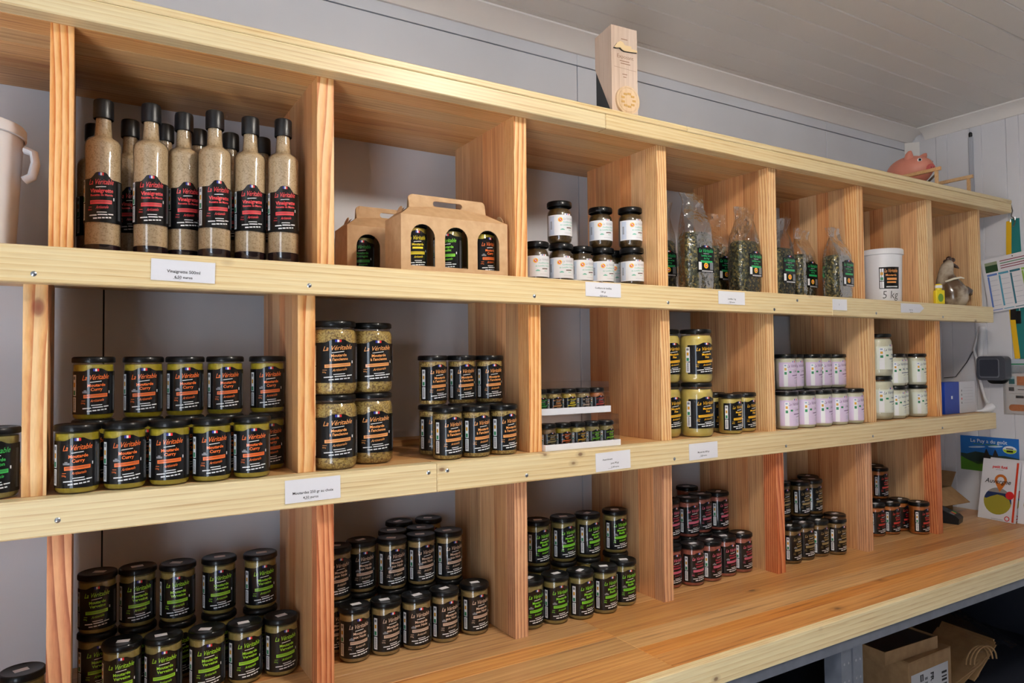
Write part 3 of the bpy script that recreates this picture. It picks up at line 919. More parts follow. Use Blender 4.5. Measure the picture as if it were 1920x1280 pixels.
# ---- assortment packs: two white trays of miniature jars, shrink-wrapped, one on the other
MINI = [['brun', 'curry', 'fine', 'basilic', 'verveine'], ['estragon', 'ancienne', 'miel', 'noix', 'piment']]
xa = at(1017, 850, y=.02).x
for lv in range(2):
    zt = ZS2 + lv * .0636
    w, yf, yb = .178, .020 + lv * .028, .020 + lv * .028 + .0385
    x0 = QX[2] + TH + .0015 - (.0005 * lv)
    x0 = max(x0, xa - .006 * lv)
    tr = thing('assortment_tray', 'white card tray of five miniature mustards, %s of two' % ('lower', 'upper')[lv], 'tray', (x0, 0, zt), 0, 'assortment packs')
    b = .0125 if lv else .0115
    m_ = MB().box(0, w, yf, yf + .0012, 0, b).box(0, w, yb + .036 - .0012, yb + .036, 0, b).box(0, .0012, yf + .0012, yb + .0348, 0, b).box(w - .0012, w, yf + .0012, yb + .0348, 0, b).box(.0012, w - .0012, yf + .0012, yb + .0348, 0, .0012)
    m_.build('tray', PAPER, tr)
    fm = MB()
    pf = [(yf + .0006, b - .001), (yf + .0012, b + .012), (yf + .004, .0612), (yb + .030, .0617), (yb + .0354, b - .001)]
    ns = 18
    from mathutils import noise as _nz
    for side in range(ns + 1):
        xx = .0015 + (w - .003) * side / ns
        for j, (a_, z_) in enumerate(pf):
            q = _nz.noise((xx * 90, a_ * 90, z_ * 60 + lv)) * .0007 if 0 < j < 4 else 0
            fm.v.append((xx, a_, z_ - abs(q)))
    for s_ in range(ns):
        for j in range(4):
            fm.f.append((s_ * 5 + j, s_ * 5 + 5 + j, s_ * 5 + 6 + j, s_ * 5 + 1 + j)); fm.m.append(0)
    fm.f.append((0, 1, 2, 3, 4)); fm.m.append(0); fm.f.append(tuple(ns * 5 + k for k in range(5))); fm.m.append(0)
    fm.build('film', PACKF, tr)
    for i, fl in enumerate(MINI[lv]):
        col = {'brun': 'khaki', 'curry': 'orange', 'fine': 'amber', 'basilic': 'green', 'verveine': 'lime', 'estragon': 'dark green', 'ancienne': 'peach', 'miel': 'yellow', 'noix': 'beige', 'piment': 'red'}[fl]
        jar('mini', fl, (x0 + .0195 + i * .0345, yf + .0215, zt + .0016), face() * .6, 'miniature mustard jar with %s print in the %s tray' % (col, ('lower', 'upper')[lv]), 'miniature mustard jars')

# ---- vinaigrette bottles
RB, HB = .0240, .238
vg = [(RB * .8, .0002), (RB - .0012, .0010), (RB, .0040), (RB, .1690), (RB - .0010, .1745), (RB - .0040, .1790), (RB - .0085, .1815), (.0128, .1835), (.0120, .1860), (.0112, .1980), (.0108, .2130)]
vglass = MB().lathe(vg, 32, cap1=False).mesh('glass', GLASS, 50)
vc = [(RB - .0011, .0227), (RB - .0011, .1690), (RB - .0022, .1742), (RB - .0054, .1782), (RB - .0098, .1808), (.0114, .1832), (.0102, .1980), (.0098, .2100)]
vcont = MB().lathe(vc, 28).mesh('contents', CONT['vin'], 50)
vdark = MB().lathe([(RB - .0030, .0012), (RB - .0011, .0040), (RB - .0011, .0225)], 28).mesh('vinegar_layer', VINBASE, 50)
vcap = MB().lathe([(.0128, .2095), (.0134, .2100), (.0136, .2120), (.0134, .2340), (.0126, .2368), (.0108, .2380)], 28, cap0=False).mesh('cap', mat('black_cap', (20, 22, 26), .35), 40)
vlab = label_mesh('vin', RB, HB, .0540, .1165, .1262, 1.9)
g1 = lambda i: (PX[i] + TH + .001, PX[i + 1] - .001)
def bot(lst): 
    o = []
    for px, py in lst:
        q = at(px, py, z=Z1T + HB); o.append((q.x + .003, q.y + .0125))
    return o
f_ = relax(bot([(190.6, 184), (281, 192), (343, 209), (401.5, 205), (469, 217), (531, 221)]), [], .0246, *g1(0), .006, .262)
b_ = relax(bot([(166, 229), (242.6, 222), (309.6, 231), (370.6, 240), (428.7, 247), (491.7, 256)]), f_, .0246, *g1(0), .03, .318)
for pts, nm in ((f_, 'front'), (b_, 'rear')):
    for i, q in enumerate(sorted(pts)):
        t = thing('vinaigrette_bottle', 'vinaigrette bottle with red print on black label, %s in the %s row' % (ordn(i, 6), nm), 'bottle', (q[0], q[1], Z1T + .0006), face() * 1.4, 'vinaigrette bottles')
        for n_, me_ in (('glass', vglass), ('contents', vcont), ('vinegar_layer', vdark), ('cap', vcap), ('label', vlab)):
            link(n_, me_, t)

# ---- lentil jam jars
HJ = .0855
def jm(lst, z): 
    o = []
    for px, py in lst:
        q = at(px, py, z=z); o.append((q.x + .012, q.y + .023))
    return o
lo = relax(jm([(1007.8, 451), (1054.6, 455), (1094, 460.5), (1133, 463.5), (1171.7, 466.5), (1207, 469)], Z1T + HJ), [], .0256, *g1(2), .006, .26)
lo = sorted(lo)
row('jam', 'jam', lo, Z1T + .0006, 'lower')
for k, i in enumerate((1, 3, 5)):
    jar('jam', 'jam', (lo[i][0] - .002, lo[i][1] + .001, Z1T + HJ + .0008), face(), 'brown lentil jam jar with white label, %s of three in the upper row' % ('left', 'middle', 'right')[k], GRP['jam'])

# ---- kraft gift boxes with arched windows, jars inside
def gift_box(loc, label):
    w, d, h, th = .208, .072, .0985, .0009
    t = thing('gift_box', label, 'box', loc, 0, 'kraft gift boxes')
    outer = [(0, 0), (w, 0), (w, h), (0, h)]
    holes = []
    for cx in (.040, .104, .168):
        a, zl, zt = .0225, .0125, .0615
        holes.append([(cx - a, zl), (cx + a, zl)] + arc_pts(cx, zt, a, 0, math.pi, 12))
    fm = MB(); sheet(fm, outer, holes, lambda x, y, q: (x, q, y), th)
    fm.build('front_panel', KRAFT, t)
    MB().box(0, w, d - th, d, 0, h).build('back_panel', KRAFT, t)
    for x in (0, w - th):
        MB().box(x, x + th, th, d - th, 0, h).build('side_panel', KRAFT, t)
    MB().box(th, w - th, th, d - th, 0, th).build('bottom_panel', KRAFT, t)
    # roof panels rise to the carrying handle in the middle
    L = math.hypot(d / 2, .022)
    top = L + .022
    rp = [(0, 0), (w, 0), (w - .028, L - .004), (w - .028, top - .008)] + arc_pts(w - .036, top - .008, .008, 0, math.pi / 2, 5) + arc_pts(.036, top - .008, .008, math.pi / 2, math.pi, 5) + [(.028, L - .004)]
    sl = [(.074, L - .0)] + arc_pts(.134 - .006, L + .009, .005, -math.pi / 2, math.pi / 2, 6) + arc_pts(.074 + .006, L + .009, .005, math.pi / 2, 1.5 * math.pi, 6)
    sl = sl[1:]
    for s_ in (0, 1):
        def T(x, q, k, s_=s_):
            if q <= L:
                yy, zz = q / L * (d / 2), h + q / L * .022
            else:
                yy, zz = d / 2, h + .022 + (q - L)
            yy -= .0012 + k * .9
            yy = max(yy, 0.0)
            return (x, yy if not s_ else d - yy, zz)
        hm = MB(); sheet(hm, rp, [sl], T, th)
        hm.build('roof_panel', KRAFT, t)
    for s_ in (0, 1):
        gm = MB()
        X0 = 0 if not s_ else w
        sg = 1 if not s_ else -1
        a = (X0 + sg * .0006, .0022, h); b = (X0 + sg * .0006, d - .0022, h); c = (X0 + sg * .020, d / 2 + .001, h + .0185); c2 = (X0 + sg * .020, d / 2 - .001, h + .0185)
        gm.add([a, b, c, c2], [(0, 1, 2, 3)]); gm.add([(v[0] + sg * .001, v[1], v[2] + .0002) for v in (a, b, c, c2)], [(3, 2, 1, 0)])
        gm.build('gusset', KRAFT, t)
        lk = MB()
        sheet(lk, arc_pts(0, 0, .011, 0, math.pi, 10), [], lambda x, y, q: (X0 + sg * (.004 + .35 * y) + q, d / 2 - .016 + x, h + .006 + y), .0009)
        lk.build('lock_tab', KRAFT, t)
    return t
bx1 = (at(752, 480, y=.040).x, .040, Z1T + .0006)
gift_box(bx1, 'nearer kraft carry box with three arched windows showing jars')
for cx, fl, rz, nm in ((.034, 'miel', .0, 'yellow-printed mustard jar in the left box window'), (.104, 'basilic', -.55, 'green-printed mustard jar in the middle box window'), (.170, 'curry', .25, 'orange-printed mustard jar in the right box window')):
    jar('small', fl, (bx1[0] + cx, .040 + .034, Z1T + .0022), rz, nm, 'jars in the gift boxes')
bx2 = (at(651, 470, y=.175).x, .175, Z1T + .0006)
gift_box(bx2, 'kraft carry box standing behind the nearer one')
for k, cx in enumerate((.036, .104, .170)):
    jar('small', 'estragon', (bx2[0] + cx, .175 + .034, Z1T + .0022), -.2, 'tarragon mustard jar in the %s window of the rear box' % ('left', 'middle', 'right')[k], 'jars in the gift boxes')

# ---- bags of lentils
from mathutils import noise as NZ
LENT = speckled('green_lentils', [(46, 50, 38), (78, 82, 58), (30, 36, 30), (104, 102, 70), (60, 66, 52), (140, 124, 70)], 210, 0.5, 0.8, 0.1)
def se(a, w, d, e=3.6):
    c, s_ = math.cos(a), math.sin(a)
    return (w / 2 * math.copysign(abs(c) ** (2 / e), c), d / 2 * math.copysign(abs(s_) ** (2 / e), s_))
def lentil_bag(loc, rz, seed, label, hf=.124, ht=.215, tall=False):
    w, d = .078, .05
    t = thing('lentil_bag', label, 'bag', loc, rz, 'bags of green lentils')
    n = 44
    cm = MB()
    rings = [(.0, .86), (.004, .96), (.02, 1.0), (.06, 1.02), (.1, .99), (hf - .006, .94), (hf, .80)]
    for z, k in rings:
        for i in range(n):
            x, y = se(2 * math.pi * i / n, w * k - .003, d * k - .003)
            q = NZ.noise((x * 40 + seed, y * 40, z * 30)) * .0022
            cm.v.append((x * (1 + q * 12), y * (1 + q * 14), max(.0008, z)))
    for j in range(len(rings) - 1):
        for i in range(n):
            cm.f.append((j * n + i, j * n + (i + 1) % n, (j + 1) * n + (i + 1) % n, (j + 1) * n + i)); cm.m.append(0)
    cm.f.append(tuple(range(n))[::-1]); cm.f.append(tuple((len(rings) - 1) * n + i for i in range(n))); cm.m += [0, 0]
    cm.build('lentils', LENT, t, smooth=60)
    fm = MB()
    H = ht - hf
    fr = [(.0003, .88, .88), (.004, .985, .985), (.02, 1.03, 1.03), (.06, 1.05, 1.05), (.1, 1.03, 1.02), (hf, .99, .96), (hf + .18 * H, .97, .80), (hf + .36 * H, .93, .52), (hf + .52 * H, .84, .26), (hf + .62 * H, .74, .15), (hf + .72 * H, .76, .14), (hf + .86 * H, .80, .17), (ht, .84, .20)]
    for j, (z, kw, kd) in enumerate(fr):
        for i in range(n):
            a = 2 * math.pi * i / n
            x, y = se(a, w * kw, d * kd, 3.6)
            u = max(0.0, (z - hf) / H)
            q = NZ.noise((x * 55 + seed * 3.1, y * 30, z * 38)) * .010 * u
            q2 = NZ.noise((x * 90 - seed, z * 60, 3.3)) * .006 * u
            fm.v.append((x + q2, y + q + u * u * .010 * math.sin(seed), z + (.006 * NZ.noise((x * 60, seed, 0)) if j == len(fr) - 1 else 0)))
    for j in range(len(fr) - 1):
        for i in range(n):
            fm.f.append((j * n + i, j * n + (i + 1) % n, (j + 1) * n + (i + 1) % n, (j + 1) * n + i)); fm.m.append(0)
    fm.build('film', FILM, t, smooth=28)
    lb = MB()
    yf = -d / 2 * 1.06 - .0012
    T = lambda x, z, q=0: (x + .006, yf - q + abs(x) ** 2 * 2.0, z)
    lw, z0, z1 = .047, .040 if not tall else .032, .099
    lb.flat(plate2d([(-lw / 2, z0), (lw / 2, z0), (lw / 2, z1 - .006), (lw * .3, z1 - .004), (lw * .16, z1), (-lw * .16, z1), (-lw * .3, z1 - .004), (-lw / 2, z1 - .006)]), lambda x, z: T(x, z), 0)
    def rc(x0, x1, a, b, mi, l=.0002):
        lb.add([T(x0, a, l), T(x1, a, l), T(x1, b, l), T(x0, b, l)], [(0, 1, 2, 3)], mi)
    for k, mi in enumerate((2, 1, 3)):
        rc(-.005 + k * .0034, -.0016 + k * .0034, z1 - .004, z1 - .0008, mi)
    put_text(lb, 'La Véritable', lambda x, z: T(x, z, .0002), 0, z1 - .0115, .040, .008, 4, .32, .015)
    rc(-.008, .008, z1 - .0185, z1 - .0178, 1)
    put_text(lb, 'Lentilles vertes', lambda x, z: T(x, z, .0002), .001, z1 - .0225, .030, .0042, 4, 0, .03)
    put_text(lb, 'du Puy', lambda x, z: T(x, z, .0002), .001, z1 - .0285, .020, .0042, 4, 0, .03)
    rc(-.016, .018, z1 - .0385, z1 - .0335, 4)
    zc = z0 + .0145
    for r_, mi, l in ((.0062, 5, .0002), (.0034, 3, .0004), (.0014, 1, .0006)):
        lb.add([T(-.001 + r_ * math.cos(k * math.pi / 7), zc + r_ * math.sin(k * math.pi / 7), l) for k in range(14)], [tuple(range(14))], mi)
    rc(-.0215, -.0135, z0 + .005, z0 + .022, 1); rc(.0105, .0200, z0 + .006, z0 + .022, 6)
    for k in range(2): rc(-.013, .019, z0 + .0012 + k * .0018, z0 + .0021 + k * .0018, 1)
    lb.build('label', [BLACK, WHITE, BLUE, RED, ACCM['lentil'], YELLOW, GREY], t)
    return t
def pos(px, py, y, x0, x1, hw=.042):
    q = at(px, py, y=y)
    return (min(max(q.x, x0 + hw), x1 - hw), y, Z1T + .0006)
a, b = g1(3)
lentil_bag(pos(1236, 490, .150, a, b), -.1, 5.0, 'lentil bag half hidden at the far left of its cubby')
lentil_bag(pos(1304, 490, .062, a, b), -.06, 1.3, 'nearest big bag of green lentils with tall crinkled top', hf=.130, ht=.222)
lentil_bag(pos(1352, 490, .150, a, b), -.1, 2.2, 'lentil bag behind and between the two front bags', ht=.205)
lentil_bag(pos(1404, 490, .066, a, b), .04, 3.7, 'lentil bag against the right side of the first lentil cubby', ht=.205)
a, b = g1(4)
lentil_bag(pos(1460, 500, .070, a, b), .0, 4.4, 'leftmost lentil bag in the second lentil cubby', hf=.118, ht=.195, tall=True)
lentil_bag(pos(1503, 500, .112, a, b), .05, 6.1, 'middle lentil bag in the second lentil cubby', hf=.118, ht=.185, tall=True)
lentil_bag(pos(1570, 500, .050, a, b), .04, 7.9, 'rightmost lentil bag in the second lentil cubby', hf=.112, ht=.185, tall=True)

# ---- white buckets
def bucket(loc, rz, r0, r1, h, label, mark=False, handle=False):
    t = thing('bucket', label, 'bucket', loc, rz)
    MB().lathe([(r0 * .9, .0005), (r0, .002), (r1, h - .012)], 40).build('pail', WPLAST, t, smooth=40)
    MB().lathe([(r1 + .001, h - .016), (r1 + .0035, h - .015), (r1 + .0035, h - .003), (r1 + .0015, h), (r1 - .003, h), (r1 - .004, h - .0025), (.001, h - .0025)], 40, cap0=False).build('lid', WPLAST, t, smooth=35)
    if handle:
        hp = [(r1 + .004, 0, h - .03), (r1 + .014, 0, h - .034), (r1 + .016, 0, h - .048), (r1 + .012, 0, h - .066), (r1 + .003, 0, h - .072)]
        hm = MB().tube(hp, .0052, 8)
        hm.v = [(x, y * 2.2, z) for x, y, z in hm.v]
        hm.build('handle_lug', WPLAST, t, smooth=50)
    if mark:
        lm = MB()
        def T(l):
            def f(u_, z):
                r = r0 + (r1 - r0) * (z / (h - .012)) + .0006 + l
                return (r * math.sin(u_ / r1), -r * math.cos(u_ / r1), z)
            return f
        def rc(x0, x1, a, b, mi, l=0.0):
            tt = T(l); k = max(1, int((x1 - x0) / .006)); vs = []
            for i in range(k + 1):
                vs += [tt(x0 + (x1 - x0) * i / k, a), tt(x0 + (x1 - x0) * i / k, b)]
            lm.add(vs, [(2 * i, 2 * i + 2, 2 * i + 3, 2 * i + 1) for i in range(k)], mi)
        rc(-.026, .030, .040, .100, 0)
        rc(-.024, -.014, .062, .096, 1, .0002); rc(-.0225, -.0155, .078, .086, 3, .0004); rc(-.0225, -.0155, .064, .072, 4, .0004); rc(-.024, -.014, .042, .060, 1, .0002)
        put_text(lm, 'La Véritable', T(.0002), .006, .090, .036, .010, 2, .32, .01)
        put_text(lm, 'Moutarde', T(.0002), .006, .078, .030, .006, 2, 0, .02)
        rc(-.006, .022, .064, .070, 2, .0002); rc(-.006, .020, .056, .060, 2, .0002); rc(-.008, .024, .044, .047, 1, .0002)
        put_text(lm, '5 kg', T(.0004), .004, .024, .044, .022, 5, .1, -.01)
        lm.build('label', [BLACK, WHITE, ACCM['ancienne'], GOLD, GREEN, DARK], t)
    return t
p = at(1654, 515, y=.095)
bucket((p.x, .095, Z1T + .0006), -.68, .0475, .0515, .152, 'white five kilo bucket with black label and hand-written mark', mark=True)
p = at(-42, 380, y=.12)
bucket((-.098, .11, Z1T + .0006), -.2, .058, .066, .172, 'plain white bucket with side handle, cut off at left edge', handle=True)

# ---- price tags on the rails
def tagcard(cx, cz, w, h, lines, label, tilt=0.0, arrow=False, curl=0.0):
    mb = MB()
    if arrow:
        out = [(-w / 2, -h / 2), (w * .3, -h * .42), (w / 2, h * .08), (w * .34, h / 2), (-w / 2, h / 2)]
    else:
        out = [(-w / 2, -h / 2), (w / 2, -h / 2), (w / 2, h / 2), (-w / 2, h / 2)]
    c, s_ = math.cos(tilt), math.sin(tilt)
    def T(x, z, q=0.0):
        return (x * c - z * s_, -.0002 - q - curl * max(0, x / w) ** 2 * .012, x * s_ + z * c)
    n = 8
    if arrow:
        sheet(mb, out, [], lambda x, z, q: T(x, z, q), .0005, 0)
    else:
        vs, fs = [], []
        for i in range(n + 1):
            x = -w / 2 + w * i / n
            vs += [T(x, -h / 2, .0005), T(x, h / 2, .0005), T(x, -h / 2, 0), T(x, h / 2, 0)]
        for i in range(n):
            o = 4 * i
            fs += [(o, o + 4, o + 5, o + 1), (o + 2, o + 3, o + 7, o + 6), (o, o + 2, o + 6, o + 4), (o + 1, o + 5, o + 7, o + 3)]
        fs += [(0, 1, 3, 2), (4 * n, 4 * n + 2, 4 * n + 3, 4 * n + 1)]
        mb.add(vs, fs, 0)
    for s, dz, th, dx in lines:
        put_text(mb, s, lambda x, z: T(x, z, .0007), dx, dz, w * .9, th, 1, 0, .012)
    if len(lines) > 1 and not arrow:
        dz = lines[-1][1] - lines[-1][2] * .75
        mb.add([T(-.013, dz, .0007), T(-.003, dz, .0007), T(-.003, dz + .0003, .0007), T(-.013, dz + .0003, .0007)], [(0, 1, 2, 3)], 1)
    o = mb.build('price_tag', [PAPER, DARK], None, (cx, -.0006, cz))
    tag(o, label, 'price tag', 'price tags on the rails')
def tg(p0, p1): 
    a, b = at(*p0, y=0), at(*p1, y=0)
    return (a.x + b.x) / 2, (a.z + b.z) / 2, abs(b.x - a.x), abs(a.z - b.z)
x, z, w, h = tg((283, 485), (403, 531))
tagcard(x, z, w, h, [('Vinaigrette 500ml', -.001, .0042, 0), ('6,50 euros', -.0085, .0038, 0)], 'white card priced 6,50 below the vinaigrette bottles', -.02, curl=.2)
x, z, w, h = tg((534, 897), (638, 936))
tagcard(x, z, w, .034, [('Moutardes 250 gr au choix', -.003, .0040, 0), ('4,50 euros', -.0105, .0038, -.004)], 'white card priced 4,50 below the large wholegrain mustard', .01)
x, z, w, h = tg((1097, 528), (1163, 558))
tagcard(x, z, w, h, [('Confiture de lentilles', .003, .0034, 0), ('240 gr', -.004, .0034, 0), ('4,50 euros', -.0115, .0030, 0)], 'white card reading lentil jam below the jam jars', 0, curl=.3)
x, z, w, h = tg((1116, 850), (1181, 876))
tagcard(x, z, w, .035, [('Assortiment', .004, .0034, -.014), ('pots 90 gr', -.004, .0034, .004), ('11,00 euros', -.0115, .0030, .004)], 'white card reading assortment below the miniature jars', .02, curl=.25)
x, z, w, h = tg((1346, 545), (1396, 572))
tagcard(x, z, w, h, [('Lentilles 1 kg', -.002, .0034, 0), ('7,00 euros', -.009, .0030, 0)], 'white card below the first cubby of lentil bags', 0)
x, z, w, h = tg((1560, 560), (1585, 582))
tagcard(x, z, w, h, [('1', 0, .004, 0)], 'small folded white card below the rightmost lentil bag', 0, curl=1.2)
x, z, w, h = tg((1291, 832), (1345, 857))
tagcard(x, z, w, .034, [('Moutardes 800 gr', -.002, .0034, 0), ('9,20 euros', -.0095, .0030, 0)], 'white card below the large fine mustard jars', .01)
x, z, w, h = tg((1688, 568), (1732, 588))
tagcard(x, z, w, h, [('Seau 5 kg', -.004, .0030, -.008), ('30 euros', -.010, .0028, -.006)], 'pointed white card below the five kilo bucket', 0, True)

# ================================================================== ceiling luminaire and added fill lamp (outside the picture)
for L_, nm, st in ((LAMP, 'ceiling light above the right half of the counter', LAMP_L), (LAMP2, 'added unseen fill light above the entrance side', FILL_LAMP_L)):
    t = thing('ceiling_light', nm, 'lamp', (L_[0], L_[1], L_[2]), 0, 'ceiling lights')
    MB().bbox(-.055, .055, -.125, .125, .0362, ZC - L_[2] - .0005, .004).build('housing', WPLAST, t)
    MB().bbox(-.045, .045, -.115, .115, 0, .036, .008).build('diffuser', mat('lamp_diffuser_%d' % st, (250, 246, 236), .4, emit=(255, 246, 234), estr=st), t)

# ================================================================== on top of the shelving
ASH = wood('pale_ash', (226, 206, 190), (214, 190, 172), (190, 160, 140), 2, 60, .6, 0, .02, .5)
p = at(1148, 203, y=.018)
t = thing('trophy', 'pale wooden block trophy with round medal and black wedge', 'trophy', (p.x - .002, .016, ZT + .0006), -.06)
w, d, h = .064, .056, .178
MB().prism([(0, .0), (.0012, 0), (d, .105), (d, h - .006), (0, h)], 0, w, 0).build('wooden_block', ASH, t)
MB().prism([(.003, 0), (d, 0), (d, .1035)], .002, w - .002, 0).build('black_wedge', mat('black_acrylic', (20, 24, 28), .25), t)
md = MB()
md.lathe([(.0002, 0), (.0285, 0), (.0285, .005), (.0255, .005), (.0250, .0042), (.0235, .0042), (.0230, .005), (.0002, .005)], 32, cap0=False, cap1=False)
md.v = [(w / 2 + .004 + x, -.0003 - z, .0292 + y_) for x, y_, z in md.v]
mo = md.build('medal', wood('plywood_disc', (232, 204, 168), (222, 190, 148), (190, 140, 80), 2, 60, .6, 0, .02), t, smooth=30)
er = MB()
for k in range(9):
    a = k * .7
    er.box(w / 2 + .004 + .014 * math.cos(a) - .004, w / 2 + .004 + .014 * math.cos(a) + .004, -.0061, -.0053, .0292 + .013 * math.sin(a) - .002, .0292 + .013 * math.sin(a) + .002)
er.build('relief', mat('relief_gold', (206, 160, 90), .5), mo)
eg = MB()
Tt = lambda x, z: (x, -.0004, z)
ENG = mat('engraving_brown', (150, 110, 84), .6)
put_text(eg, 'Exposant', Tt, w / 2 + .002, .118, .044, .008, 0, 0, .0)
for x0, x1, z0 in ((.020, .044, .108), (.022, .046, .103), (.024, .040, .1525), (.026, .038, .0815), (.028, .036, .076)):
    eg.add([Tt(x0, z0), Tt(x1, z0), Tt(x1, z0 + .0016), Tt(x0, z0 + .0016)], [(0, 1, 2, 3)])
eg.add([Tt(.006, .0945), Tt(.060, .0925), Tt(.060, .0931), Tt(.006, .0951)], [(0, 1, 2, 3)])
eg.build('engraving', ENG, t)
lg = [(.004, .131), (.012, .1415), (.020, .146), (.026, .144), (.030, .139), (.046, .1395), (.0465, .135), (.061, .1335), (.061, .130), (.046, .1285), (.030, .1275), (.024, .129), (.0185, .1325), (.010, .1305)]
l_ = MB(); sheet(l_, lg, [], lambda x, z, q: (x, -.0003 - q, z), .0024, 0)
lo_ = l_.build('logo_plate', mat('logo_dark_edge', (40, 34, 30), .5), t)
l2 = MB(); sheet(l2, [(x + .0008, z + .0010) for x, z in lg], [], lambda x, z, q: (x, -.0028 - q, z), .0008, 0)
l2.build('logo_face', mat('logo_pale', (236, 208, 160), .5), lo_)

PIG = noisy('pig_pink', (206, 128, 108), (216, 140, 120), 12, .45)
PIGD = mat('pig_snout', (200, 92, 88), .45)
p = at(1694, 320, y=.105)
t = thing('piggy_bank', 'pink ceramic piggy bank on top of the shelving', 'piggy bank', (2.186, .132, ZT + .0316), math.radians(-98))
PS = .88
bm = bmesh.new()
bmesh.ops.create_uvsphere(bm, u_segments=32, v_segments=20, radius=1)
for v in bm.verts:
    x, y_, z = v.co
    k = max(0, x) ** 2
    v.co = Vector((x * .078 + .006 * k, y_ * .060 * (1 - .14 * k), max(z, -.9) * .054 * (1 - .08 * k) + .0490 + .004 * k))
b_ = MB(); b_.from_bm(bm)
b_.build('body', PIG, t, smooth=60)
t.scale = (PS, PS, PS)
sn = MB().lathe([(.020, -.012), (.0185, .004), (.0165, .0085), (.0001, .0092)], 20, cap0=False)
sn.v = [(.076 + z, x, .044 + y_ * .85) for x, y_, z in sn.v]
sno = sn.build('snout', PIGD, t, smooth=50)
for s_ in (-1, 1):
    MB().add([(.0852, s_ * .006 + .0025 * math.cos(a * .785), .045 + .0035 * math.sin(a * .785)) for a in range(8)], [tuple(range(8))]).build('nostril', mat('nostril', (130, 44, 44), .5), sno)
    e = MB().tube([(.022, s_ * .030, .086), (.028, s_ * .035, .099), (.034, s_ * .038, .107), (.038, s_ * .038, .110)], [.015, .0125, .007, .0015], 10)
    e.build('ear', PIG, t, smooth=60)
    ey = MB().lathe([(.0001, 0), (.0068, .0010), (.0001, .0036)], 12, mi=1, cap0=False, cap1=False)
    ey.lathe([(.0001, .0022), (.0042, .0030), (.0001, .0048)], 12, mi=0, cap0=False, cap1=False)
    yaw_ = math.radians(42 * s_)
    ey.v = [Matrix.Rotation(yaw_, 3, 'Z') @ Vector((z, x, y_)) + Vector((.0615, s_ * .0292, .0735)) for x, y_, z in ey.v]
    ey.build('eye', [mat('eye_black', (10, 10, 12), .2), WHITE], t, smooth=50)
STICK = wood('stick_wood', (206, 166, 116), (192, 148, 98), (150, 104, 60), 0, 60, .7, 0, .03)
t = thing('wooden_stand', 'small wooden stick frame carrying the piggy bank', 'stand', (2.104, .003, ZT + .0006))
zr, ln = .040, .215
for xx in (.0, .176):
    MB().bbox(xx, xx + .007, -.004, ln, zr, zr + .010, .0008).build('rail', STICK, t)
    for yy in (.004, ln - .014):
        MB().bbox(xx + .0005, xx + .0065, yy, yy + .009, .0002, zr - .0002, .0006).build('leg', STICK, t)
for yy in (.085, .155):
    MB().bbox(.0072, .1758, yy, yy + .012, .024, .0305, .0006).build('slat', STICK, t)
MB().tube([(.0035, .006, zr - .006), (.0035, .044, .004)], .0030, 6).build('brace', mat('brace_dark', (70, 52, 38), .6), t)

# wire hook at the end of the top rail
t_ = MB().tube([(2.508, .012, .9875), (2.524, .010, .9855), (2.5315, .008, .972), (2.5300, .004, .955), (2.518, .002, .942), (2.511, .000, .936), (2.5195, -.002, .931), (2.5285, -.003, .920), (2.519, -.004, .909), (2.512, -.004, .902)], .0016, 6)
tag(t_.build('wire_hook', mat('hook_wire', (120, 116, 108), .35, metal=.8), None, (0, 0, 0), smooth=60), 'bent wire hook over the right end of the top rail', 'hook')

# ================================================================== figurine cubby
CER = noisy('glazed_brown', (92, 70, 48), (186, 172, 152), 16, .18, lo=.42, hi=.6, coat=.6)
CERD = mat('glazed_dark', (62, 34, 20), .18, coat=.6)
p = at(1784, 560, y=.066)
t = thing('ceramic_hen', 'glazed brown and grey ceramic hen figurine', 'figurine', (p.x, .066, Z1T + .0006), math.radians(-35))
MB().tube([(0, 0, .0005), (0, 0, .004), (.002, 0, .022), (.0, 0, .045), (-.008, 0, .068), (-.014, 0, .088), (-.014, 0, .106), (-.009, 0, .124), (-.002, 0, .137), (.003, 0, .142)],
          [.030, .036, .043, .044, .036, .026, .020, .0175, .012, .003], 20).build('body', CER, t, smooth=70)
for k, (x, z, r) in enumerate(((-.014, .138, .0075), (-.004, .146, .009), (.007, .143, .0075))):
    bm = bmesh.new(); bmesh.ops.create_icosphere(bm, subdivisions=2, radius=r)
    c_ = MB(); c_.from_bm(bm, 0, Matrix.Translation((x, 0, z)))
    c_.v = [(a_, b_ * .55, c2) for a_, b_, c2 in c_.v]
    c_.build('comb', CERD, t, smooth=60)
MB().tube([(.006, 0, .128), (.018, 0, .122), (.025, 0, .117)], [.007, .0045, .001], 8).build('beak', CERD, t, smooth=60)
MB().tube([(.030, .0, .040), (.046, .004, .052), (.056, .006, .046), (.060, .006, .036)], [.020, .014, .011, .004], 10).build('tail', CERD, t, smooth=60)
MB().tube([(-.030, -.026, .075), (-.012, -.038, .082), (.008, -.036, .086), (.022, -.028, .084)], [.003, .0032, .0032, .002], 8).build('ribbon', mat('ribbon_cream', (226, 216, 196), .5), t, smooth=60)
p = at(1759, 556, y=.020)
t = thing('lemon_bottle', 'small yellow bottle with green picture beside the ceramic hen', 'bottle', (p.x + .003, .020, Z1T + .0006), -.5)
YL = mat('yellow_plastic', (228, 208, 44), .35)
MB().bbox(-.013, .013, -.009, .009, 0, .040, .002).build('body', YL, t)
MB().lathe([(.008, .040), (.0085, .043), (.0085, .056), (.006, .058)], 16).build('cap', YL, t, smooth=40)
MB().lathe([(.0087, .046), (.0098, .0465), (.0098, .0535), (.0087, .054)], 16, cap0=False, cap1=False).build('band', WPLAST, t, smooth=40)
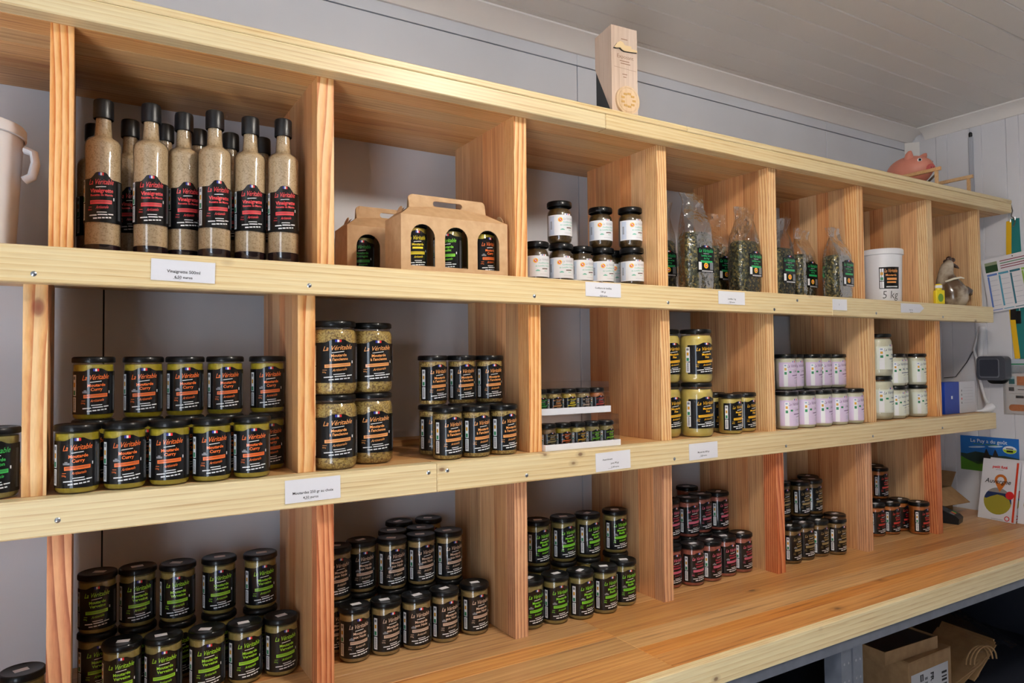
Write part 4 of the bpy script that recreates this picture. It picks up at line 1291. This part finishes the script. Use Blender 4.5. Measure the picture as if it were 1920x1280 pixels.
MB().add([(.008 * math.cos(k * .524), -.0092, .018 + .012 * math.sin(k * .524)) for k in range(12)], [tuple(range(12))]).build('picture', mat('picture_green', (110, 150, 60), .5), t)

# ================================================================== things on the right wall
def RWm(y0, z0, tilt=0.0, lean=0.0):
    """wall sheet coordinates: u to the right (towards the room), v up, q out of the wall"""
    c, s_ = math.cos(tilt), math.sin(tilt)
    return lambda u, v, q=0.0: (-q - lean * 0, -(u * c - v * s_), u * s_ + v * c)
def quad(mb, T, u0, u1, v0, v1, q, mi):
    mb.add([T(u0, v0, q), T(u1, v0, q), T(u1, v1, q), T(u0, v1, q)], [(0, 1, 2, 3)], mi)
XW = XR - .0008
# conduit
yc = at(1823, 300, x=XR).y
t = thing('wall_conduit', 'pale grey vertical plastic conduit with black top on the panelled wall', 'conduit', (XW, yc, 0))
MB().bbox(-.010, 0, -.006, .006, .99, 1.2205, .0015).build('channel', mat('conduit_grey', (176, 180, 190), .4), t)
MB().lathe([(.004, 1.2207), (.0055, 1.223), (.0055, 1.2325), (.003, 1.236)], 12, c=(-.006, 0)).build('end_cap', BLKP, t, smooth=40)
# calendar
q0 = at(1855, 587, x=XR - .012)
t = thing('wall_calendar', 'tilted white wall calendar with coloured month columns', 'calendar', (XR - .012, q0.y, q0.z))
T = RWm(0, 0, .125)
TT = lambda u, v, q: T(u, v, q)
cm_ = MB()
cw, ch = .205, .172
for k in range(1):
    vs = [T(0, 0, 0), T(cw, 0, 0), T(cw, ch, 0), T(0, ch, 0), T(0, 0, -.002), T(cw, 0, -.002), T(cw, ch, -.002), T(0, ch, -.002)]
    cm_.add(vs, [(0, 1, 2, 3), (7, 6, 5, 4), (0, 4, 5, 1), (1, 5, 6, 2), (2, 6, 7, 3), (3, 7, 4, 0)], 0)
cm_.build('sheet', PAPER, t)
pc_ = MB()
quad(pc_, T, .010, .046, .128, .160, .0003, 0); quad(pc_, T, .010, .046, .150, .160, .0005, 1)
for k, (u1, mi) in enumerate(((.14, 2), (.11, 3), (.12, 2), (.13, 2))):
    quad(pc_, T, .054, .054 + u1 * .9, .156 - k * .0075, .1585 - k * .0075, .0003, mi)
for k, mi in enumerate((4, 5, 6, 7, 7, 7)):
    u = .012 + k * .0325
    quad(pc_, T, u, u + .029, .116, .1225, .0003, mi)
    quad(pc_, T, u, u + .005, .016, .114, .0003, mi)
    for j in range(6):
        quad(pc_, T, u + .006, u + .028, .020 + j * .016, .0207 + j * .016, .0003, 8)
    quad(pc_, T, u, u + .029, .0055, .0078, .0003, mi)
pc_.build('print', [mat('cal_photo', (40, 74, 44), .5), mat('cal_photo_light', (150, 160, 130), .5), mat('cal_maroon', (132, 40, 66), .5), GREEN, mat('cal_blue', (96, 130, 206), .5), mat('cal_teal', (84, 160, 190), .5), mat('cal_dteal', (50, 116, 136), .5), mat('cal_lime', (150, 190, 90), .5), mat('cal_line', (150, 156, 180), .5)], t)
MB().tube([T(.092, .165, .0025), T(.092, .165, -.0110)], .0016, 8).build('pin', BLKP, t)
# lanyards
for k, (dy, colr, nm, lg_) in enumerate(((.018, (20, 118, 118), 'teal', .50), (.030, (222, 176, 18), 'yellow', .47))):
    yb_ = at(1905, 430, x=XR).y + (.0 if k == 0 else .012)
    t = thing('lanyard', '%s fabric lanyard hanging on the panelled wall' % nm, 'lanyard', (XW - .001 - k * .0035, yb_, .93 - k * .006), 0, 'lanyards')
    mb = MB()
    for s_, ph in ((-1, 0.0), (1, 1.2)):
        if k == 1 and s_ == -1: continue
        pts = []
        for i in range(15):
            u_ = i / 14
            pts.append((s_ * .004 + .014 * s_ * math.sin(u_ * 3.0 + ph) * u_, -u_ * lg_ * .92))
        for i in range(14):
            (a0, z0), (a1, z1) = pts[i], pts[i + 1]
            wv2 = .0075
            mb.add([(-.0006 * (s_ + 2), a0 - wv2, z0), (-.0006 * (s_ + 2), a0 + wv2, z0), (-.0006 * (s_ + 2), a1 + wv2, z1), (-.0006 * (s_ + 2), a1 - wv2, z1)], [(0, 1, 2, 3)])
    mb.build('strap', mat('strap_' + nm, colr, .6), t)
    MB().bbox(-.004, 0, -.008, .008, -lg_ * .62 - .02, -lg_ * .62 + .02, .0015).build('buckle', BLKP, t)
    MB().tube([(-.002, 0, .004), (-.002, 0, -.004)], .0022, 8).build('nail', STEEL, t)
# dark grey wall device
q0 = at(1862, 690, x=XR - .035)
t = thing('wall_device', 'dark grey rounded square device fixed to the panelled wall', 'device', (XW, q0.y, q0.z))
DG = mat('device_grey', (66, 70, 80), .4)
def rrect(w, h, r, n=5):
    return arc_pts(w / 2 - r, h / 2 - r, r, 0, math.pi / 2, n) + arc_pts(-w / 2 + r, h / 2 - r, r, math.pi / 2, math.pi, n) + arc_pts(-w / 2 + r, -h / 2 + r, r, math.pi, 1.5 * math.pi, n) + arc_pts(w / 2 - r, -h / 2 + r, r, 1.5 * math.pi, 2 * math.pi, n)
MB().prism([(p_, q_) for p_, q_ in rrect(.082, .076, .014)], -.050, -.010, 0).build('case', DG, t, smooth=40)
MB().prism([(p_ + .004, q_) for p_, q_ in rrect(.058, .060, .008)], -.0525, -.0503, 0).build('front_frame', mat('device_rim', (110, 114, 124), .35), t, smooth=40)
MB().prism([(p_ + .004, q_ + .001) for p_, q_ in rrect(.054, .054, .006)], -.0535, -.0527, 0).build('front_plate', mat('device_plate', (52, 56, 68), .3), t, smooth=40)
MB().prism([(p_, q_ - .030) for p_, q_ in rrect(.060, .040, .018)], -.012, 0, 0).build('bracket', BLKP, t, smooth=40)
# information sheet in a clear sleeve
q0 = at(1888, 774, x=XR)
t = thing('leaflet_sleeve', 'white illustrated leaflet in a clear sleeve on the panelled wall', 'leaflet', (XW, q0.y, q0.z))
T = RWm(0, 0, 0)
m_ = MB(); m_.box(-.003, 0, -.10, 0, 0, .125); m_.build('sheet', PAPER, t)
m_ = MB()
quad(m_, T, .010, .026, .092, .116, .0033, 0); quad(m_, T, .010, .026, .108, .116, .0035, 1); quad(m_, T, .032, .060, .088, .116, .0033, 4); quad(m_, T, .009, .024, .070, .082, .0033, 2)
quad(m_, T, .034, .06, .074, .076, .0033, 3); quad(m_, T, .010, .06, .086, .0868, .0033, 5); quad(m_, T, .010, .06, .062, .0626, .0033, 5); quad(m_, T, .028, .05, .048, .056, .0033, 3)
m_.flat(plate2d([(p_ + .032, q_ + .018) for p_, q_ in rrect(.048, .020, .0095)]), lambda u, v: T(u, v, .0033), 4)
m_.build('print', [mat('leaf_teal', (60, 130, 140), .5), mat('leaf_sky', (190, 214, 230), .5), mat('leaf_dark', (70, 74, 84), .5), DARK, mat('leaf_orange', (216, 140, 96), .5), GREY], t)
sl_ = MB(); sl_.box(-.0052, -.0048, -.112, .006, -.004, .150); sl_.build('sleeve', FILM, t)
MB().box(-.004, 0, -.112, -.012, .128, .17).build('card', mat('card_bluegrey', (176, 184, 196), .5), t)
MB().box(-.0046, -.0042, -.10, -.016, .152, .156).build('stripe', GREEN, t)
# landscape poster
q0 = at(1803, 875, x=XR)
t = thing('landscape_poster', 'blue sky landscape poster with white lettering behind the booklets', 'poster', (XW, q0.y, .128))
T = RWm(0, 0, 0)
pw, ph_ = .172, .112
MB().box(-.0015, 0, -pw, 0, 0, ph_).build('sheet', PAPER, t)
m_ = MB()
quad(m_, T, 0, pw, .03, ph_, .0018, 0)
quad(m_, T, 0, pw, 0, .05, .0020, 3)
m_.flat(plate2d([(0, .03), (pw, .03), (pw, .050), (.13, .056), (.10, .052), (.07, .060), (.045, .062), (.02, .053), (0, .054)]), lambda u, v: T(u, v, .0022), 2)
for u in (.078, .104):
    m_.flat(plate2d([(u - .012, .04), (u + .012, .04), (u + .008, .056), (u + .003, .069), (u, .074), (u - .003, .066), (u - .008, .052)]), lambda v, w_: T(v, w_, .0024), 4)
m_.flat(plate2d([(0, 0), (pw, 0), (pw, .018), (.10, .028), (.05, .022), (.02, .034), (0, .044)]), lambda u, v: T(u, v, .0026), 5)
for u, v, a_, b_ in ((.105, .083, .022, .003), (.05, .077, .026, .003)):
    m_.flat(plate2d([(u + a_ * math.cos(k * .524), v + b_ * math.sin(k * .524) + .1 * a_ * math.cos(k * .524)) for k in range(12)]), lambda x, z: T(x, z, .0024), 6)
el = [(.146 + .020 * math.cos(k * .3927), .076 + .0125 * math.sin(k * .3927)) for k in range(16)]
m_.flat(plate2d(el), lambda u, v: T(u, v, .0028), 1)
m_.flat(plate2d([(.146 + .019 * math.cos(k * .3927), min(.0765, .076 + .0118 * math.sin(k * .3927))) for k in range(16)]), lambda u, v: T(u, v, .0030), 7)
put_text(m_, 'Le Puy a du goût', lambda u, v: T(u, v, .0034), .086, .098, .146, .0115, 1, 0, .012)
for u0, u1, v in ((.04, .07, .086), (.075, .11, .086)):
    quad(m_, T, u0, u1, v, v + .002, .0028, 5)
quad(m_, T, .136, .156, .0782, .081, .0032, 8); quad(m_, T, .137, .155, .069, .074, .0032, 8)
m_.build('print', [mat('poster_sky', (36, 110, 190), .4), WHITE, mat('poster_hill', (46, 66, 60), .5), mat('poster_mid', (58, 84, 50), .5), mat('poster_rock', (56, 50, 48), .5), mat('poster_grass', (84, 140, 40), .5), mat('poster_cloud', (190, 214, 236), .5), mat('poster_lime', (170, 200, 40), .5), DARK], t)

# ---- travel booklets leaning on the right wall
def booklet(loc, rz, lean, label):
    t = thing('travel_booklet', label, 'booklet', loc, 0, 'travel booklets', rot=(0, lean, rz))
    bw, bh, bt = .106, .184, .010
    MB().box(0, bt, -bw + .003, 0, 0, bh).build('pages', PAPER, t)
    m_ = MB(); T = lambda u, v, q=0.0: (-.0004 - q, -u, v)
    m_.box(-.0003, 0, -bw, 0, 0, bh, 0); m_.box(0, bt, -bw, -bw + .0028, 0, bh, 0)
    put_text(m_, 'petit futé', lambda u, v: T(u, v, .0002), .052, bh - .022, .046, .0085, 1, .1, .03)
    quad(m_, T, .040, .062, bh - .0315, bh - .0305, .0002, 5)
    put_text(m_, 'Auvergne', lambda u, v: T(u, v, .0010), .050, .118, .082, .014, 2, .25, .008, .02)
    def disc(u, v, r, mi, q, a0=0, a1=2 * math.pi):
        m_.flat(plate2d(arc_pts(u, v, r, a0, a1 - .001, 24)[:-1] if a1 - a0 > 6 else arc_pts(u, v, r, a0, a1, 14)), lambda x, z: T(x, z, q), mi)
    disc(.054, .058, .0405, 3, .0002)
    m_.flat(plate2d([(.054 + .0405 * math.cos(a), .058 + .0405 * math.sin(a)) for a in [math.pi * (.95 + k * 1.0 / 14) + .12 * 0 for k in range(15)]] + [(.088, .066), (.070, .076), (.052, .078), (.034, .070), (.020, .062)]), lambda x, z: T(x, z, .0004), 4)
    m_.flat(plate2d(arc_pts(.054, .058, .0405, math.radians(40), math.radians(140), 14)), lambda x, z: T(x, z, .0004), 5)
    m_.flat(plate2d(arc_pts(.058, .122, .018, math.radians(-25), math.radians(205), 16) + [(.058, .086)], [arc_pts(.058, .122, .0105, 0, 2 * math.pi - .3, 14)]), lambda x, z: T(x, z, .0006), 6)
    disc(.088, .080, .012, 1, .0006); disc(.086, .010, .0075, 1, .0004); disc(.086, .010, .005, 0, .0006)
    quad(m_, T, bw - .0065, bw - .0005, .002, bh - .004, .0004, 7)
    quad(m_, T, .04, .075, .0035, .0045, .0002, 5)
    m_.build('cover', [mat('cover_white', (228, 228, 234), .3), RED, DARK, mat('cover_navy', (34, 52, 100), .4), mat('cover_moss', (160, 150, 50), .5), mat('cover_grey', (140, 136, 132), .5), mat('cover_orange', (206, 116, 44), .4), mat('cover_brick', (200, 60, 32), .4)], t)
    return t
p0 = at(1833, 969, z=0)
booklet((p0.x, p0.y, .0008), math.radians(-7), math.radians(12), 'left travel booklet with round landscape photo and red spine')
p1 = at(1899, 980, z=0)
booklet((p1.x + .004, p1.y - .010, .0008), math.radians(-4), math.radians(12), 'right travel booklet, cut off by the picture edge')
booklet((p0.x + .036, p0.y - .006, .0008), math.radians(-4), math.radians(12), 'travel booklet hidden behind the left one')

# ---- payment terminal, open carton, cables
p = at(1789, 984, z=0)
t = thing('card_terminal', 'black card payment terminal with coloured keys on the worktop', 'payment terminal', (p.x + .026, p.y + .034, .0006), math.radians(-75))
MB().prism([(-.036, 0), (.036, 0), (.038, .016), (.030, .024), (-.036, .050)], -.027, .027, 1).build('case', BLKP, t)
sl_ = (.050 - .024) / (-.036 - .030)
zz = lambda x: .024 + (x - .030) * sl_ + .0004
for k, mi in enumerate((0, 1, 2, 3)):
    yk = -.022 + k * .0115
    MB().add([(.012, yk, zz(.012)), (.024, yk, zz(.024)), (.024, yk + .009, zz(.024)), (.012, yk + .009, zz(.012))], [(0, 1, 2, 3)]).build('key', (mat('key_grey', (150, 156, 160), .5), RED, YELLOW, mat('key_green', (30, 170, 80), .5))[mi], t)
MB().add([(-.032, -.020, zz(-.032)), (.004, -.020, zz(.004)), (.004, .020, zz(.004)), (-.032, .020, zz(-.032))], [(0, 1, 2, 3)]).build('screen', mat('dark_screen', (34, 38, 40), .15), t)
t = thing('open_carton', 'open brown carton behind the payment terminal', 'carton', (2.30, .178, .0006), math.radians(-4))
w, d, h, th = .150, .110, .078, .0015
MB().box(0, w, 0, th, 0, h).build('wall', KRAFT_D, t); MB().box(0, w, d - th, d, 0, h).build('wall', KRAFT_D, t)
MB().box(0, th, th, d - th, 0, h).build('wall', KRAFT_D, t); MB().box(w - th, w, th, d - th, 0, h).build('wall', KRAFT_D, t)
MB().box(th, w - th, th, d - th, 0, th).build('bottom', KRAFT_D, t)
f_ = MB().prism([(.0, h), (-.058, h - .040), (-.0585, h - .0385), (0, h + .0016)], .006, w - .006, 0); f_.build('flap', KRAFT_D, t)
f_ = MB().prism([(w, h), (w + .03, h + .045), (w + .0285, h + .0455), (w - .001, h + .001)], .004, d - .004, 1); f_.build('flap', KRAFT_D, t)
f_ = MB().prism([(0, h), (-.045, h + .020), (-.0455, h + .0185), (0, h - .0014)], .004, d - .004, 1); f_.build('flap', KRAFT_D, t)
bag = MB()
for j in range(7):
    for i in range(9):
        x, y_ = .006 + (w - .012) * i / 8, .006 + (d - .012) * j / 6
        bag.v.append((x, y_, h - .012 + .022 * math.sin(math.pi * i / 8) * math.sin(math.pi * j / 6) + .010 * NZ.noise((x * 30, y_ * 30, 1))))
for j in range(6):
    for i in range(8):
        a_ = j * 9 + i
        bag.f.append((a_, a_ + 1, a_ + 10, a_ + 9)); bag.m.append(0)
bo = bag.build('packing_bag', mat('grey_bag', (98, 98, 104), .4), t, smooth=70)
cab = MB()
cab.tube([(2.30, .20, .100), (2.325, .205, .106), (2.35, .215, .112), (2.38, .220, .110), (2.405, .215, .103)], .0035, 8)
cab.tube([(2.31, .235, .098), (2.335, .228, .108), (2.36, .200, .114), (2.385, .19, .109), (2.41, .185, .101)], .003, 8)
tag(cab.build('black_cable', BLKP, None, (0, 0, 0), smooth=60), 'black cable looping over the open carton', 'cable')

# ---- shelf end, middle level: blue and white folder, white plug and cables
a, b = at(1770, 740, y=.05), at(1827, 740, y=.05)
t = thing('document_box', 'blue and white printed box at the right end of middle shelf', 'box', (max(a.x, QX[6] + TH + .002), .048, ZS2))
w = b.x - max(a.x, QX[6] + TH + .002)
MB().bbox(0, w * .47, 0, .030, 0, .094, .0008).build('blue_half', mat('folder_blue', (24, 62, 160), .35), t)
MB().bbox(w * .47 + .0003, w, 0, .030, 0, .094, .0008).build('white_half', mat('folder_white', (206, 206, 212), .45), t)
m_ = MB(); T = lambda x, z: (x, -.0004, z)
def q_(x0, x1, z0, z1, mi): m_.add([T(x0, z0), T(x1, z0), T(x1, z1), T(x0, z1)], [(0, 1, 2, 3)], mi)
q_(.034, .043, .044, .053, 0)
for k in range(4): q_(w * .53, w * .53 + .005, .028 + k * .012, .034 + k * .012, (1, 2, 1, 1)[k])
for k in range(6): q_(w * .60, w * .92, .03 + k * .009, .0308 + k * .009, 3)
m_.build('print', [WHITE, GREY, RED, mat('print_faint', (172, 172, 180), .5)], t)
t_ = MB().tube([(2.318, .024, .3365), (2.335, .018, .337), (2.350, .014, .340), (2.360, .012, .343), (2.372, .012, .346), (2.380, .012, .344), (2.3835, .012, .341)], [.002, .0045, .008, .0115, .0135, .011, .004], 12)
tag(t_.build('white_plug', WPLAST, None, (0, 0, 0), smooth=60), 'white moulded plug lying at the end of the middle shelf', 'plug')
cb = MB()
P_ = lambda px, py, off=.006: tuple(at(px, py, x=XR - off))
cb.tube([P_(1838, 612), P_(1830, 640), P_(1826, 655), P_(1831, 672, .02), P_(1832, 692, .03), P_(1838, 715, .03), P_(1846, 745, .04), P_(1851, 757, .06)], .0042, 8)
cb.tube([P_(1842, 612), P_(1840, 640), P_(1838, 668)], [.010, .012, .008], 8)
tag(cb.build('white_cable', WPLAST, None, (0, 0, 0), smooth=60), 'white cable hanging down the panelled wall beside the grey device', 'cable')
cb = MB().tube([P_(1770, 708), P_(1792, 706), P_(1812, 680), P_(1826, 656)], .0015, 6)
tag(cb.build('thin_cable', mat('cable_grey', (84, 84, 90), .5), None, (0, 0, 0), smooth=60), 'thin grey cable slanting across the panelled wall', 'cable')

# ================================================================== under the worktop
BX = mat('ship_label', (214, 214, 218), .5)
t = thing('shipping_carton', 'brown shipping carton with printed address label under the worktop', 'carton', (1.700, -.105, -.3594))
w, d, h = .186, .20, .138
MB().bbox(0, w, 0, d, 0, h, .0015).build('body', KRAFT_D, t)
MB().bbox(.002, w - .002, -.0012, d * .48, h + .0002, h + .0022, .0006).build('flap', KRAFT_D, t)
MB().bbox(.002, w - .002, d * .49, d, h + .0002, h + .0022, .0006).build('flap', KRAFT_D, t)
m_ = MB(); T = lambda x, z: (x, -.0006, z)
def q2_(x0, x1, z0, z1, mi, o=0.0): m_.add([(x, y_ - o, z) for x, y_, z in (T(x0, z0), T(x1, z0), T(x1, z1), T(x0, z1))], [(0, 1, 2, 3)], mi)
q2_(.020, .170, .0, .108, 0); q2_(.008, .034, .082, .108, 0, .0001)
put_text(m_, 'FR 43', lambda x, z: (.098 + (z - .07), -.0009, .075 - x), 0, .07, .060, .014, 1, 0, .03)
for k in range(8): q2_(.140, .163, .02 + k * .009, .0235 + k * .009 + .002 * (k % 2), 1, .0002)
q2_(.046, .060, .085, .101, 1, .0002); q2_(.0515, .0545, .087, .099, 0, .0004)
for k in range(6): q2_(.066, .078, .03 + k * .011, .036 + k * .011, 2, .0002)
for k in range(5): q2_(.026, .040, .02 + k * .012, .024 + k * .012, 2, .0002)
m_.build('address_label', [BX, DARK, GREY], t)
t = thing('shallow_tray', 'shallow brown card tray with dark lining lying on the shipping carton', 'tray', (1.640, -.085, -.3594 + .1408), math.radians(-3))
w, d, h = .205, .22, .030
MB().box(0, w, 0, .002, 0, h).box(0, w, d - .002, d, 0, h).box(0, .002, .002, d - .002, 0, h).box(w - .002, w, .002, d - .002, 0, h).box(.002, w - .002, .002, d - .002, 0, .002).build('tray', KRAFT_D, t)
MB().box(.006, w - .006, .006, d - .006, .0022, .026).build('lining', mat('lining_navy', (22, 26, 38), .4), t)
BAGP = noisy('kraft_paper', (176, 138, 92), (190, 152, 106), 30, .7)
t = thing('paper_bag_bundle', 'bundle of folded kraft paper bags in clear film under the worktop', 'bags', (1.94, -.06, -.3594), math.radians(-8))
for k in range(9):
    a_ = math.radians(24 + k * 4.5)
    c, s_ = math.cos(a_), math.sin(a_)
    m_ = MB().bbox(0, .165, 0, .15, 0, .0035, .0008)
    m_.v = [(.02 + k * .016 + x * c * .9 - z * s_, y_ + .006 * (k % 3), .001 + x * s_ * .62 + z * c) for x, y_, z in m_.v]
    m_.build('paper_bag', BAGP, t)
for k in range(3):
    MB().tube([(.12 + k * .01 + .045 * math.cos(q), -.006 - k * .004, .055 + .040 * math.sin(q)) for q in [i * .35 for i in range(10)]], .0022, 6).build('twisted_handle', BAGP, t, smooth=60)
fm = MB()
for j in range(8):
    for i in range(15):
        u_, v_ = i / 14, j / 7
        x = -.01 + .36 * u_; y_ = -.014 + .18 * v_
        z = .012 + .140 * math.sin(math.pi * (.10 + .8 * u_)) ** .7 * (.55 + .45 * v_) + .018 * NZ.noise((x * 22, y_ * 22, 4))
        fm.v.append((x, y_, max(z, .002)))
for j in range(7):
    for i in range(14):
        a_ = j * 15 + i
        fm.f.append((a_, a_ + 1, a_ + 16, a_ + 15)); fm.m.append(0)
fm.build('film', FILM, t, smooth=30)
hs_ = MB().tube([(2.10 + .10 * math.cos(q), .19 + .02 * math.sin(q * 2), -.232 + .105 * math.sin(q)) for q in [i * .3 for i in range(22)]], .011, 10)
tag(hs_.build('black_hose', BLKP, None, (0, 0, 0), smooth=60), 'coiled black hose in the dark under the worktop', 'hose')
for k, (x, y_, hh_) in enumerate(((1.09, -.10, .150), (1.20, -.055, .135), (1.165, .08, .165))):
    t = thing('storage_tub', '%s black-lidded tub under the worktop beside the rack post' % ('left', 'right', 'rear')[k], 'tub', (x, y_, -.3594), 0, 'black-lidded tubs')
    MB().lathe([(.042, .0005), (.045, .003), (.050, hh_ - .016)], 32).build('pail', mat('tub_white', (190, 190, 194), .35), t, smooth=40)
    MB().lathe([(.052, hh_ - .0155), (.054, hh_ - .012), (.054, hh_ - .004), (.050, hh_), (.044, hh_ - .001), (.042, hh_ - .004), (.001, hh_ - .004)], 32, cap0=False).build('lid', LIDM, t, smooth=35)
